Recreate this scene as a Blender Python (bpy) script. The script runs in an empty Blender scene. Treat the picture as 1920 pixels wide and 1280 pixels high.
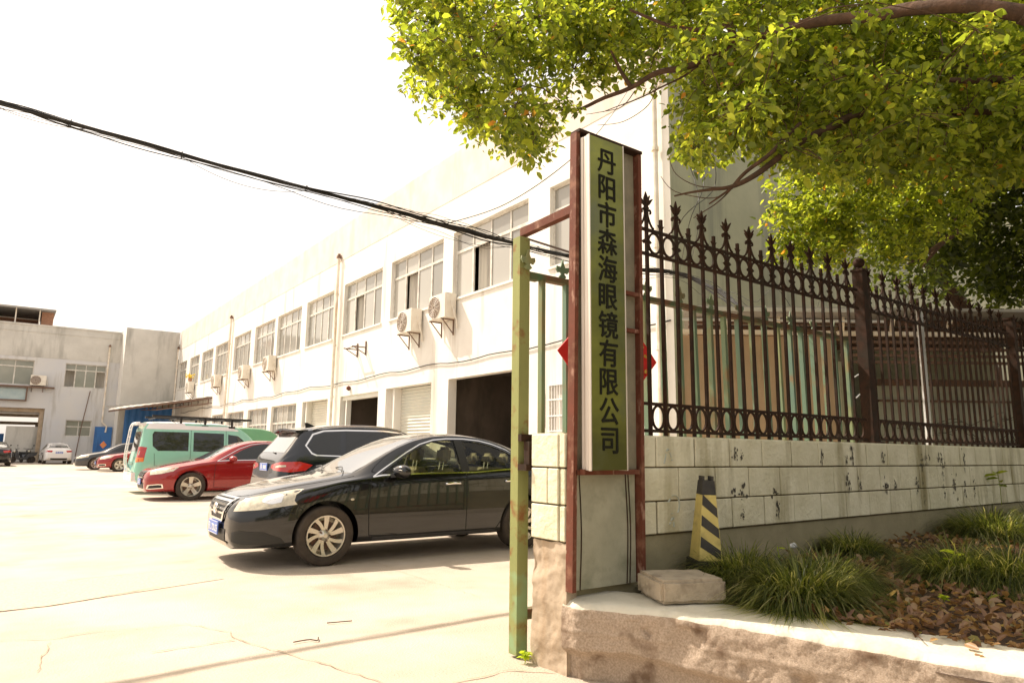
import bpy, bmesh, math, random
import numpy as np
from mathutils import Vector, Matrix
from mathutils.bvhtree import BVHTree
from mathutils.geometry import delaunay_2d_cdt
random.seed(7)
rad = math.radians
sc = bpy.context.scene
col = sc.collection
# ------------------------------------------------------------------ camera
CAM_H = 1.27; AZ = rad(36.096); PITCH = rad(9.155); ROLL = rad(0.685); FPX = 1276.6
fw = Vector((math.sin(AZ)*math.cos(PITCH), math.cos(AZ)*math.cos(PITCH), math.sin(PITCH)))
r0 = Vector((math.cos(AZ), -math.sin(AZ), 0)); u0 = r0.cross(fw)
rt = r0*math.cos(ROLL)+u0*math.sin(ROLL); up = -r0*math.sin(ROLL)+u0*math.cos(ROLL)
cd = bpy.data.cameras.new("camera"); cam = bpy.data.objects.new("camera", cd); col.objects.link(cam)
cd.sensor_width = 36; cd.lens = FPX/1920*36; cd.clip_start = 0.05; cd.clip_end = 2000
m3 = Matrix((rt, up, -fw)).transposed()
cam.matrix_world = Matrix.Translation((0, 0, CAM_H)) @ m3.to_4x4()
sc.camera = cam
# ------------------------------------------------------------------ world, sun, exposure
SUND = Vector((-.37, .72, 1.0)).normalized()
W = bpy.data.worlds.new("World"); sc.world = W; W.use_nodes = True
nt = W.node_tree; bg = nt.nodes['Background']
sky = nt.nodes.new('ShaderNodeTexSky'); sky.sky_type = 'NISHITA'; sky.sun_disc = False
sky.sun_elevation = math.asin(SUND.z); sky.sun_rotation = math.atan2(SUND.x, SUND.y)
sky.dust_density = 6.0; sky.ozone_density = 0.5; sky.air_density = 1.0
mx = nt.nodes.new('ShaderNodeMix'); mx.data_type = 'RGBA'; mx.blend_type = 'MULTIPLY'
mx.inputs[0].default_value = 1; mx.inputs[7].default_value = (1.10, 1.0, .83, 1)
hz = nt.nodes.new('ShaderNodeMix'); hz.data_type = 'RGBA'; hz.inputs[0].default_value = .5; hz.inputs[7].default_value = (8.6, 8.7, 9.6, 1)   # thin bright haze over the whole sky
nt.links.new(sky.outputs[0], hz.inputs[6]); nt.links.new(hz.outputs[2], mx.inputs[6]); nt.links.new(mx.outputs[2], bg.inputs[0])
bg.inputs[1].default_value = 0.095
sl = bpy.data.lights.new("sun", 'SUN'); sl.energy = 3.6; sl.angle = rad(.55); sl.color = (1, .905, .79)
so = bpy.data.objects.new("sun", sl); col.objects.link(so); so.location = (0, 0, 30)
so.rotation_euler = SUND.to_track_quat('Z', 'Y').to_euler()
vs = sc.view_settings; vs.view_transform = 'Standard'; vs.look = 'None'; vs.gamma = 1; vs.exposure = 1.0
sc.cycles.max_bounces = 8; sc.cycles.transparent_max_bounces = 16; sc.cycles.diffuse_bounces = 4

# ------------------------------------------------------------------ geometry helpers
class MB:
    def __init__(s): s.v = []; s.f = []; s.m = []
    def add(s, vs_, fs, mi=0):
        o = len(s.v); s.v += [tuple(p) for p in vs_]; s.f += [tuple(i+o for i in f) for f in fs]; s.m += [mi]*len(fs); return s
    def box(s, x0, x1, y0, y1, z0, z1, mi=0, T=None):
        if x0 > x1: x0, x1 = x1, x0
        if y0 > y1: y0, y1 = y1, y0
        if z0 > z1: z0, z1 = z1, z0
        p = [(x, y, z) for z in (z0, z1) for y in (y0, y1) for x in (x0, x1)]
        if T: p = [T(*q) for q in p]
        return s.add(p, [(0,2,3,1),(4,5,7,6),(0,1,5,4),(2,6,7,3),(0,4,6,2),(1,3,7,5)], mi)
    def tube(s, pts, r, n=6, mi=0, caps=True):
        pts = [Vector(p) for p in pts]; k = len(pts)
        rs = r if isinstance(r, (list, tuple)) else [r]*k
        prev = None; vv = []; ff = []
        for i, p in enumerate(pts):
            t = (pts[min(i+1, k-1)]-pts[max(i-1, 0)]).normalized()
            if prev is None:
                a = Vector((0, 0, 1)) if abs(t.z) < .9 else Vector((1, 0, 0)); nrm = (a-t*a.dot(t)).normalized()
            else: nrm = (prev-t*prev.dot(t)).normalized()
            prev = nrm; b = t.cross(nrm)
            for j in range(n):
                a = 2*math.pi*j/n; vv.append(p+(nrm*math.cos(a)+b*math.sin(a))*rs[i])
        for i in range(k-1):
            for j in range(n):
                ff.append((i*n+j, i*n+(j+1)%n, (i+1)*n+(j+1)%n, (i+1)*n+j))
        if caps: ff.append(tuple(range(n-1, -1, -1))); ff.append(tuple((k-1)*n+j for j in range(n)))
        return s.add(vv, ff, mi)
    def bar(s, a, b, w, d, upv=(0, 0, 1), mi=0):
        a = Vector(a); b = Vector(b); t = (b-a).normalized(); U = Vector(upv); U = (U-t*U.dot(t)).normalized(); V = t.cross(U)
        p = [q+U*(w/2*i)+V*(d/2*j) for q in (a, b) for i in (-1, 1) for j in (-1, 1)]
        return s.add(p, [(0,1,3,2),(4,6,7,5),(0,4,5,1),(2,3,7,6),(0,2,6,4),(1,5,7,3)], mi)
    def prism(s, poly, T, d0, d1, mi=0):   # poly 2D, T(u,v,d)
        n = len(poly); p = [T(u, v, d0) for u, v in poly]+[T(u, v, d1) for u, v in poly]
        return s.add(p, [tuple(range(n)), tuple(range(2*n-1, n-1, -1))]+[(i, i+n, (i+1) % n+n, (i+1) % n) for i in range(n)], mi)
    def lathe(s, prof, n=24, T=None, mi=0):  # prof (r,h), axis z unless T
        vv = []
        for r, h in prof:
            for j in range(n):
                a = 2*math.pi*j/n; q = (r*math.cos(a), r*math.sin(a), h); vv.append(T(*q) if T else q)
        ff = [(i*n+j, i*n+(j+1) % n, (i+1)*n+(j+1) % n, (i+1)*n+j) for i in range(len(prof)-1) for j in range(n)]
        return s.add(vv, ff, mi)
    def ico(s, c, r, sub=1, mi=0, sq=(1, 1, 1), jit=0):
        bm = bmesh.new(); bmesh.ops.create_icosphere(bm, subdivisions=sub, radius=1)
        vv = [(c[0]+v.co.x*r*sq[0]*(1+random.uniform(-jit, jit)), c[1]+v.co.y*r*sq[1]*(1+random.uniform(-jit, jit)), c[2]+v.co.z*r*sq[2]) for v in bm.verts]
        ff = [tuple(v.index for v in f.verts) for f in bm.faces]; bm.free(); return s.add(vv, ff, mi)
    def wall(s, T, u0, u1, v0, v1, holes, dep, mi=0, du=None):
        us = sorted(set([u0, u1]+[h[0] for h in holes]+[h[1] for h in holes])); vs2 = sorted(set([v0, v1]+[h[2] for h in holes]+[h[3] for h in holes]))
        for a, b in zip(us[:-1], us[1:]):
            for c, d in zip(vs2[:-1], vs2[1:]):
                cu, cv = (a+b)/2, (c+d)/2
                if any(h[0] < cu < h[1] and h[2] < cv < h[3] for h in holes): continue
                s.add([T(a, c, 0), T(b, c, 0), T(b, d, 0), T(a, d, 0)], [(0, 1, 2, 3)], mi)
        for h in holes:
            a, b, c, d = h[:4]; D = h[4] if len(h) > 4 else dep
            for e, g in (((a, c), (b, c)), ((b, c), (b, d)), ((b, d), (a, d)), ((a, d), (a, c))):
                s.add([T(*e, 0), T(*g, 0), T(*g, D), T(*e, D)], [(0, 1, 2, 3)], mi)
        return s
WL = {}
def obj(name, mb, mats, parent=None, loc=None, smooth=None, local=False):
    """one mesh object; verts in world coordinates unless local=True"""
    me = bpy.data.meshes.new(name)
    P = WL.get(parent.name, Vector((0, 0, 0))) if parent else Vector((0, 0, 0))
    L = Vector(loc) if loc is not None else Vector((0, 0, 0))
    if isinstance(mb, MB):
        me.from_pydata(mb.v, [], mb.f)
        if any(mb.m): me.polygons.foreach_set('material_index', mb.m)
    else: me = mb
    if not isinstance(mats, (list, tuple)): mats = [mats]
    if not me.materials:
        for m in mats: me.materials.append(m)
    if isinstance(mb, MB):
        bm = bmesh.new(); bm.from_mesh(me); bmesh.ops.recalc_face_normals(bm, faces=bm.faces); bm.to_mesh(me); bm.free()
    if smooth:
        me.shade_smooth(); me.set_sharp_from_angle(angle=rad(smooth))
    o = bpy.data.objects.new(name, me); col.objects.link(o)
    if parent: o.parent = parent
    if not local:
        if parent is None and loc is None:   # top-level mesh: origin at its base
            if len(me.vertices):
                a = np.empty(len(me.vertices)*3); me.vertices.foreach_get('co', a); a = a.reshape(-1, 3)
                L = Vector(((a[:, 0].min()+a[:, 0].max())/2, (a[:, 1].min()+a[:, 1].max())/2, a[:, 2].min()))
            me.transform(Matrix.Translation(-L)); o.location = L; WL[o.name] = L
        elif parent is None: me.transform(Matrix.Translation(-L)); o.location = L; WL[o.name] = L
        else: me.transform(Matrix.Translation(-P)); WL[o.name] = P
    else:
        o.location = L; WL[o.name] = P+L
    return o
def tag(o, label=None, cat=None, group=None, kind=None):
    if label: o['label'] = label
    if cat: o['category'] = cat
    if group: o['group'] = group
    if kind: o['kind'] = kind
    return o
def thing(name, label, cat, loc, group=None, rz=0):
    o = bpy.data.objects.new(name, None); col.objects.link(o); o.location = loc; o.rotation_euler = (0, 0, rz)
    o.empty_display_size = .1; WL[o.name] = Vector(loc); return tag(o, label, cat, group)
def copy_tree(o, parent=None):
    c = o.copy(); col.objects.link(c); c.parent = parent; WL[c.name] = WL.get(o.name, Vector((0, 0, 0)))
    for ch in list(o.children): copy_tree(ch, c)
    return c
def P3(x, y, D):   # a point seen at (x, y) of the 1920 px photograph at depth D metres, used to place big soft things
    return Vector((0, 0, CAM_H)) + (fw + rt*((x-960)/FPX) - up*((y-640)/FPX))*D
def PZ(x, y, z=0):
    d = (fw + rt*((x-960)/FPX) - up*((y-640)/FPX)); return Vector((0, 0, CAM_H))+d*((z-CAM_H)/d.z)

# ------------------------------------------------------------------ materials
def NM(name):
    m = bpy.data.materials.new(name); m.use_nodes = True; return m, m.node_tree, m.node_tree.nodes['Principled BSDF']
def mat(name, c, rough=.8, c2=None, scale=3.0, metal=0, bump=0, bscale=60, c3=None, scale3=.7, coat=0, spec=.5, streak=None, trans=0, ior=1.45, stretch=(1, 1, 1), island=None):
    m, t, b = NM(name); N = t.nodes.new; L = t.links.new
    b.inputs['Roughness'].default_value = rough; b.inputs['Metallic'].default_value = metal
    b.inputs['Specular IOR Level'].default_value = spec; b.inputs['Coat Weight'].default_value = coat; b.inputs['IOR'].default_value = ior
    if coat: b.inputs['Coat Roughness'].default_value = .03; b.inputs['Coat IOR'].default_value = 1.5 if coat <= 1 else coat; b.inputs['Coat Weight'].default_value = min(coat, 1)
    if trans: b.inputs['Transmission Weight'].default_value = trans
    b.inputs['Base Color'].default_value = (*c, 1)
    geo = N('ShaderNodeNewGeometry'); out = None
    def noise(s, det=5, st=(1, 1, 1), rg=.6):
        mp = N('ShaderNodeMapping'); mp.inputs['Scale'].default_value = st; L(geo.outputs['Position'], mp.inputs[0])
        n = N('ShaderNodeTexNoise'); n.inputs['Scale'].default_value = s; n.inputs['Detail'].default_value = det; n.inputs['Roughness'].default_value = rg
        L(mp.outputs[0], n.inputs[0]); return n
    def ramp(src, a, bb):
        r = N('ShaderNodeMapRange'); r.inputs[1].default_value = a; r.inputs[2].default_value = bb; L(src, r.inputs[0]); return r.outputs[0]
    def mixc(fac, A, B):
        x = N('ShaderNodeMix'); x.data_type = 'RGBA'; L(fac, x.inputs[0])
        if isinstance(A, tuple): x.inputs[6].default_value = (*A, 1)
        else: L(A, x.inputs[6])
        x.inputs[7].default_value = (*B, 1); return x.outputs[2]
    if c2: out = mixc(ramp(noise(scale, st=stretch).outputs[0], .35, .65), c, c2)
    if c3: out = mixc(ramp(noise(scale3, 6).outputs[0], .52, .68), out if out else c, c3)
    if streak:  # (colour, lo, hi, xyscale, zscale)
        sc_, lo, hi, sx, sz = streak
        out = mixc(ramp(noise(1, 4, (sx, sx, sz)).outputs[0], lo, hi), out if out else c, sc_)
    if island:
        x = N('ShaderNodeMix'); x.data_type = 'RGBA'; rp = N('ShaderNodeValToRGB'); L(geo.outputs['Random Per Island'], rp.inputs[0])
        el = rp.color_ramp.elements
        while len(el) < len(island): el.new(.5)
        for i, q in enumerate(island): el[i].position = q[0]; el[i].color = (*q[1], 1)
        out = rp.outputs[0]
    if out: L(out, b.inputs['Base Color'])
    if bump:
        bn = N('ShaderNodeBump'); bn.inputs['Strength'].default_value = 1; bn.inputs['Distance'].default_value = bump
        L(noise(bscale, 6).outputs[0], bn.inputs['Height']); L(bn.outputs[0], b.inputs['Normal'])
    return m
M = {}
M['white_wall'] = mat('white_render', (.74, .71, .65), .9, (.80, .78, .72), 1.2, bump=.004, bscale=8, streak=((.50, .44, .36), .57, .76, 1.5, .16))
M['parapet'] = mat('parapet_render', (.62, .555, .49), .9, (.72, .665, .60), 1.2, bump=.004, bscale=8, streak=((.55, .47, .38), .54, .8, 1.3, .3))
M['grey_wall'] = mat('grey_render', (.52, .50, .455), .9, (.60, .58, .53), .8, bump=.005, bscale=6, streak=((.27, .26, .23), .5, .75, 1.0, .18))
M['grey_wall2'] = mat('shaded_render', (.44, .435, .30), .9, (.36, .36, .25), 1.0, bump=.005, bscale=6, streak=((.24, .245, .19), .5, .72, 2.2, .12))  # the end wall's shade is put into this darker, yellower colour
M['beige_wall'] = mat('beige_render', (.56, .565, .58), .9, (.60, .59, .57), .6, bump=.004, streak=((.36, .34, .30), .56, .78, 1.5, .2))
M['roof'] = mat('roof_concrete', (.35, .33, .3), .95, (.28, .27, .25), 2)
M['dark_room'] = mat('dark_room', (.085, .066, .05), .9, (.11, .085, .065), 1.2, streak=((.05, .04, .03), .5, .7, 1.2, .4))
M['alu'] = mat('window_frame', (.50, .46, .40), .5, (.7, .68, .62), 4)
M['glass'] = mat('window_glass', (.20, .21, .17), .07, (.30, .30, .25), .4, spec=.8)
M['glass2'] = mat('pale_window_glass', (.25, .245, .22), .06, spec=.8, island=[(0, (.14, .145, .13)), (.35, (.24, .235, .21)), (.7, (.33, .32, .29)), (1, (.46, .44, .39))])
M['curtain'] = mat('curtain', (.62, .59, .52), .9, (.5, .47, .42), 14, stretch=(1, 1, .05))
M['pvc'] = mat('downpipe_plastic', (.82, .77, .69), .6, (.68, .58, .44), 3, streak=((.55, .42, .28), .55, .7, 3, .5))
M['ac'] = mat('air_conditioner_case', (.78, .73, .64), .5, (.70, .64, .54), 5)
M['black'] = mat('black_plastic', (.02, .019, .017), .5)
M['dark_metal'] = mat('dark_bracket', (.12, .09, .07), .7, (.2, .1, .06), 20)
M['shutter'] = mat('shutter_metal', (.62, .62, .56), .45, (.70, .68, .6), 1, metal=.2)
M['blue'] = mat('blue_sheet', (.035, .15, .42), .5, (.045, .18, .46), 1.5, streak=((.03, .11, .3), .55, .7, 3, .3))
M['awning'] = mat('awning_sheet', (.30, .28, .25), .6, (.4, .36, .3), 2)
M['brick'] = mat('old_brick', (.38, .2, .13), .9, (.5, .27, .17), 6)
M['rust'] = mat('rusty_red_steel', (.15, .045, .025), .75, (.10, .036, .02), 9, bump=.002, bscale=90, c3=(.22, .10, .06), scale3=9, spec=.3, streak=((.30, .17, .12), .60, .68, 14, 5))
M['iron'] = mat('rusty_wrought_iron', (.022, .012, .006), .75, (.045, .019, .009), 16, bump=.001, bscale=120, c3=(.03, .02, .012), scale3=5, spec=.25)
M['green'] = mat('green_gate_paint', (.27, .28, .10), .65, (.23, .245, .09), 2.2, bump=.001, bscale=60, c3=(.22, .10, .035), scale3=9, streak=((.24, .34, .17), .6, .66, 1.5, 1.6), spec=.3)
M['green2'] = mat('green_bar_paint', (.12, .19, .145), .6, (.15, .21, .12), 1.5, c3=(.28, .12, .04), scale3=2.2, streak=((.24, .27, .12), .52, .66, 2, .5), spec=.3)
M['railpaint'] = mat('rusty_green_rail', (.20, .07, .035), .75, (.07, .15, .07), 5, bump=.002, bscale=60)
M['cream_block'] = mat('cream_split_block', (.60, .56, .39), .85, (.74, .70, .53), 3.2, bump=.012, bscale=24, streak=((.28, .24, .12), .55, .74, 3.2, .4))
M['mortar'] = mat('mortar', (.07, .055, .03), .95, (.12, .09, .05), 9)
M['plaster'] = mat('weathered_plaster', (.46, .36, .26), .9, (.36, .285, .20), 4, bump=.006, bscale=22, streak=((.36, .25, .15), .5, .75, 5, .8))
M['plaster2'] = mat('mossy_plaster', (.26, .23, .14), .95, (.33, .29, .18), 4, bump=.006, bscale=22)
M['panel'] = mat('cement_panel', (.27, .265, .19), .85, (.35, .335, .245), 5, bump=.002, bscale=40, c3=(.19, .195, .13), scale3=3.2)
M['sheet'] = mat('backing_sheet', (.19, .17, .12), .8, (.25, .22, .15), 8, bump=.003, bscale=60)
M['alu_strip'] = mat('sign_box_metal', (.72, .66, .58), .35, (.66, .58, .5), 2, metal=.25)
M['gold'] = mat('brushed_gold_sign', (.11, .115, .03), .3, (.25, .26, .05), .9, metal=.5, spec=.5, stretch=(1, 1, 2.0), c3=(.14, .15, .07), scale3=2.4)  # reflection gradient put into the colour as light and dark tones
M['smudge'] = mat('old_black_smudge', (.05, .045, .035), .9, (.10, .09, .07), 30)
M['low_wall'] = mat('mossy_low_wall', (.46, .46, .36), .9, (.38, .38, .29), 2.2, streak=((.3, .3, .22), .55, .7, 3, .4))
M['ink'] = mat('black_lettering', (.012, .012, .006), .7, spec=.2)
M['concrete'] = mat('yard_concrete', (.51, .432, .345), .92, (.42, .35, .27), 1.3, bump=.008, bscale=60, c3=(.55, .475, .39), scale3=.22, streak=((.31, .245, .18), .56, .74, .5, .5))
M['rough_patch'] = mat('worn_concrete', (.53, .47, .355), .95, (.43, .365, .27), 40, bump=.008, bscale=70)
M['crack'] = mat('crack_dirt', (.30, .20, .12), .95, (.46, .37, .26), 5)
M['curb'] = mat('eroded_concrete', (.43, .325, .235), .95, (.62, .49, .37), 90, bump=.014, bscale=230, c3=(.23, .15, .095), scale3=5)
M['curb_top'] = mat('worn_curb_top', (.62, .58, .47), .9, (.55, .51, .40), 4, bump=.006, bscale=45, c3=(.46, .42, .31), scale3=2.5)
M['stone'] = mat('cast_concrete_block', (.47, .39, .28), .9, (.36, .30, .22), 7, bump=.006, bscale=60, c3=(.25, .2, .14), scale3=9)
M['soil'] = mat('bed_soil', (.05, .032, .02), 1, (.085, .05, .03), 9, bump=.03, bscale=25)
M['bark'] = mat('tree_bark', (.06, .034, .02), .9, (.11, .06, .035), 12, bump=.012, bscale=30, stretch=(1, 1, 1))
M['yellow'] = mat('bollard_yellow', (.64, .53, .17), .55, (.56, .45, .15), 9, c3=(.36, .29, .1), scale3=7)
M['rubber'] = mat('black_rubber', (.035, .034, .032), .8, (.06, .055, .045), 9)
M['tyre'] = mat('tyre_rubber', (.045, .035, .027), .85, (.065, .05, .037), 12)
M['rim'] = mat('alloy_rim', (.60, .56, .48), .32, metal=.7)
M['chrome'] = mat('chrome_trim', (.80, .78, .75), .12, metal=1)
M['lamp_glass'] = mat('headlight_lens', (.66, .60, .45), .08, (.40, .36, .27), 16, spec=.9, coat=1)
M['tail'] = mat('red_lamp_lens', (.50, .02, .015), .12, (.38, .02, .02), 12, coat=1)
M['amber'] = mat('amber_lamp_lens', (.8, .2, .02), .15, coat=1)
M['plate'] = mat('blue_plate', (.12, .20, .55), .4)
M['platew'] = mat('plate_lettering', (.8, .8, .8), .5)
M['cabin'] = mat('beige_cabin_trim', (.30, .25, .16), .8, (.36, .3, .2), 5)
M['dark_glass'] = mat('dark_car_glass', (.012, .013, .012), .04, spec=.8)
M['cable'] = mat('black_cable', (.018, .016, .014), .6)
M['red_cloth'] = mat('red_silk_banner', (.62, .015, .008), .5, (.5, .01, .006), 6)
M['gold_ink'] = mat('gold_print', (.5, .3, .04), .5)
M['petal'] = mat('yellow_flower', (.75, .55, .05), .7)
M['mint'] = mat('mint_van_paint', (.27, .60, .46), .3, coat=1)
M['mint2'] = mat('dull_green_paint', (.13, .33, .17), .4, coat=.5)
M['car_white'] = mat('white_car_paint', (.82, .80, .78), .25, coat=1)
M['car_black'] = mat('black_car_paint', (.003, .003, .0035), .2, coat=1, spec=.3)
M['car_navy'] = mat('dark_blue_car_paint', (.006, .008, .012), .2, coat=1, spec=.3)
M['car_red'] = mat('red_car_paint', (.28, .006, .006), .25, coat=1, metal=.2)
M['car_grey'] = mat('dark_grey_car_paint', (.03, .03, .032), .25, coat=1)
M['tan'] = mat('tan_panel', (.42, .30, .19), .8, (.36, .25, .16), 2, streak=((.28, .2, .12), .55, .7, 3, .3))  # sunlit look of the panel put into a lighter colour
M['steelw'] = mat('pale_steel', (.62, .62, .6), .5, (.5, .5, .5), 5)
M['black_gap'] = mat('panel_gap_shadow', (.006, .006, .006), .7)
def leaf_mat(name, cols, tcol=1.0):
    m = mat(name, cols[0][1], .33, island=cols, spec=.6)
    t = m.node_tree; b = t.nodes['Principled BSDF']; o = t.nodes['Material Output']
    tr = t.nodes.new('ShaderNodeBsdfTranslucent'); mxs = t.nodes.new('ShaderNodeMixShader'); mxs.inputs[0].default_value = .62
    src = b.inputs['Base Color'].links[0].from_socket
    g = t.nodes.new('ShaderNodeMix'); g.data_type = 'RGBA'; g.blend_type = 'MULTIPLY'; g.inputs[0].default_value = 1; g.inputs[7].default_value = (2.5*tcol, 2.4*tcol, 1.1*tcol, 1)
    t.links.new(src, g.inputs[6]); t.links.new(g.outputs[2], tr.inputs[0])
    t.links.new(b.outputs[0], mxs.inputs[1]); t.links.new(tr.outputs[0], mxs.inputs[2]); t.links.new(mxs.outputs[0], o.inputs[0]); return m
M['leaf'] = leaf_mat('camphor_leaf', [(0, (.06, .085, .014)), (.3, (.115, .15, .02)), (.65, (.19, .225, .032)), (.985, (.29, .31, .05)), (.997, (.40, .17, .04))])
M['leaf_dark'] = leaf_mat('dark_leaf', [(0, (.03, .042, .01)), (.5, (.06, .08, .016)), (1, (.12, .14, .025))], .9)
M['grass'] = leaf_mat('liriope_blade', [(0, (.045, .062, .018)), (.4, (.095, .12, .03)), (.8, (.22, .24, .065)), (1, (.52, .47, .26))], .7)
M['sprout'] = leaf_mat('sprout_leaf', [(0, (.22, .30, .03)), (1, (.34, .4, .05))])
M['litter'] = leaf_mat('fallen_leaf', [(0, (.16, .085, .05)), (.35, (.34, .19, .11)), (.7, (.50, .31, .19)), (.93, (.62, .45, .28)), (1, (.28, .30, .08))], .35)
def carglass(name, c, alpha, ior=1.5):
    m, t, b = NM(name); b.inputs['Base Color'].default_value = (*c, 1); b.inputs['Roughness'].default_value = .03
    b.inputs['Specular IOR Level'].default_value = .9; b.inputs['IOR'].default_value = ior
    tr = t.nodes.new('ShaderNodeBsdfTransparent'); tr.inputs[0].default_value = (.8, .84, .68, 1)
    ms = t.nodes.new('ShaderNodeMixShader'); ms.inputs[0].default_value = alpha
    t.links.new(tr.outputs[0], ms.inputs[1]); t.links.new(b.outputs[0], ms.inputs[2]); t.links.new(ms.outputs[0], t.nodes['Material Output'].inputs[0]); return m
M['clear_glass'] = carglass('clear_car_glass', (.02, .022, .02), .28)
M['tint_glass'] = carglass('tinted_car_glass', (.012, .014, .012), .8)
def text_mesh(s, size, mat_, name, T, bold=.0, ext=.002, parent=None, sx=1.0):
    c = bpy.data.curves.new('tmp', 'FONT'); c.body = s; c.size = size; c.align_x = 'CENTER'; c.align_y = 'CENTER'; c.offset = bold; c.extrude = ext
    o = bpy.data.objects.new('tmp', c); col.objects.link(o)
    dg = bpy.context.evaluated_depsgraph_get(); me = bpy.data.meshes.new_from_object(o.evaluated_get(dg))
    bpy.data.objects.remove(o); bpy.data.curves.remove(c); me.name = name; me.materials.clear()
    n = len(me.vertices); a = np.empty(n*3); me.vertices.foreach_get('co', a); a = a.reshape(-1, 3)
    if n:
        a[:, 0] -= (a[:, 0].min()+a[:, 0].max())/2; a[:, 1] -= (a[:, 1].min()+a[:, 1].max())/2
    b = np.array([T(x*sx, y, z) for x, y, z in a]); me.vertices.foreach_set('co', b.ravel()); me.update()
    return me
def resample(pts, n):
    pts = [Vector(p) for p in pts]; out = []
    k = len(pts)-1
    for i in range(n+1):
        t = i/n*k; j = min(int(t), k-1); f = t-j
        p0 = pts[max(j-1, 0)]; p1 = pts[j]; p2 = pts[j+1]; p3 = pts[min(j+2, k)]
        out.append(.5*((2*p1)+(p2-p0)*f+(2*p0-5*p1+4*p2-p3)*f*f+(3*p1-p0-3*p2+p3)*f**3))
    return out
# ================================================================== SETTING
g = MB(); g.add([(-400, -300, 0), (600, -300, 0), (600, 700, 0), (-400, 700, 0)], [(0, 1, 2, 3)])
tag(obj('ground', g, M['concrete']), kind='structure')
def ribbon(pts, w, z, jit=.3):
    b = MB(); P = []
    for a, c in zip(pts[:-1], pts[1:]):
        n = max(2, int((c-a).length/.06))
        for i in range(n): P.append(a.lerp(c, i/n))
    P.append(pts[-1]); vv = []
    for i, p in enumerate(P):
        t = (P[min(i+1, len(P)-1)]-P[max(i-1, 0)]).normalized(); nn = Vector((-t.y, t.x, 0)); ww = w*random.uniform(1-jit*2, 1+jit)/2; of = nn*random.uniform(-.012, .012)
        vv += [(p+nn*ww+of).to_3d(), (p-nn*ww+of).to_3d()]
    vv = [(v.x, v.y, z) for v in vv]
    return b.add(vv, [(2*i, 2*i+1, 2*i+3, 2*i+2) for i in range(len(P)-1)])
def px(*l): return [PZ(a, b) for a, b in l]
pt = MB(); A = px((-200, 1112), (0, 1093), (125, 1089), (300, 1071), (400, 1066)); B = px((-200, 1165), (0, 1146), (85, 1137), (160, 1125), (420, 1085))
pt.add([(v.x, v.y, .004) for v in A]+[(v.x, v.y, .004) for v in B], [(i, i+1, i+6, i+5) for i in range(4)])
tag(obj('worn_strip', pt, M['rough_patch']), kind='structure')
CR = [((-200, 1165), (0, 1146), (85, 1137), (160, 1125), (300, 1100)), ((125, 1089), (300, 1071), (400, 1066)),
      ((0, 1201), (90, 1199), (180, 1185), (350, 1170), (430, 1185), (445, 1200), (495, 1215), (590, 1240), (700, 1275), (760, 1300)),
      ((285, 1224), (360, 1212), (440, 1201)), ((95, 1205), (80, 1230), (70, 1260)), ((850, 1282), (955, 1257), (1040, 1262)), ((690, 1050), (760, 1075), (900, 1120))]
for i, c in enumerate(CR):
    tag(obj('ground_crack', ribbon(px(*c), [.012, .009, .007, .009, .006, .012, .005][i], .008), M['crack']), kind='structure')

# ================================================================== LONG WHITE FACTORY
FX = 10.9; FZ = 10.95; FY0 = 9.25; FY1 = 62.7
def TF(u, v, d=0): return (FX+d, u, v)
UPW = [(11.0, 13.32), (14.25, 18.2), (18.83, 22.63), (23.4, 27.1), (28.25, 31.65), (32.37, 36.05), (36.5, 40.2), (41.05, 44.75), (46.2, 49.6), (50.3, 53.7), (54.6, 57.9), (59.1, 62.3)]
SZ, HZ = 6.0, 8.18
LOW = [(32.35, 36.2), (36.84, 40.56), (41.45, 45.1), (45.9, 49.13), (50.5, 53.7)]
G1 = (14.33, 18.3, 0, 3.47, .3); G2 = (19.37, 22.7, 0, 3.46, .6); G3 = (23.35, 26.95, 0, 3.42, .45); G4 = (28.35, 31.5, 0, 3.42, .55)
BW = (12.7, 13.32, 1.75, 2.95, .12)
fac = thing('factory_building', 'long two-storey white factory with a row of upper windows, roller doors and downpipes', 'building', (FX, 36, 0))
w = MB()
holes = [(a, b, SZ, HZ) for a, b in UPW]+[(a, b, 1.1, 3.42) for a, b in LOW]+[G1, G2, G3, G4, BW]
w.wall(TF, FY0, FY1, 0, 9.35, holes, .22)
obj('front_wall', w, M['white_wall'], fac)
pw = MB(); 
N_ = 60
for i in range(N_):
    a = FY0-.002+(FY1-FY0)*i/N_; b = FY0-.002+(FY1-FY0)*(i+1)/N_
    pw.add([TF(a, 9.35, -.012), TF(b, 9.35, -.012), TF(b, FZ, -.012), TF(a, FZ, -.012), TF(b, FZ, .25), TF(a, FZ, .25), TF(b, 9.35, .25), TF(a, 9.35, .25), TF(a, 9.35, 0), TF(b, 9.35, 0)], [(0, 1, 2, 3), (3, 2, 4, 5), (5, 4, 6, 7), (0, 8, 9, 1)])
obj('parapet', pw, M['parapet'], fac)
ew = MB(); ew.add([(FX, FY0, 0), (34, FY0, 0), (34, FY0, FZ), (FX, FY0, FZ)], [(0, 1, 2, 3)])
ew.add([(34, FY0, 0), (34, 66, 0), (34, 66, FZ), (34, FY0, FZ)], [(0, 1, 2, 3)])
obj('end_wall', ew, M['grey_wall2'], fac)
cp = MB(); cp.box(FX-.02, FX+.0, FY0-.02, FY0+.5, 0, 0.01)
rf = MB(); rf.box(FX+.26, 33.9, FY0+.02, 66, 9.9, 10.1); obj('roof', rf, M['roof'], fac)
fl = MB(); fl.box(FX+.23, 20, FY0+.05, 62.6, 3.75, 4.6); fl.box(15.5, 15.7, FY0+.05, 62.6, 0, 9.8); 
for y in (18.6, 22.95, 27.2, 32.0, 45.4): fl.box(FX+.23, 15.5, y-.1, y+.1, .0, 9.8)
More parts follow.
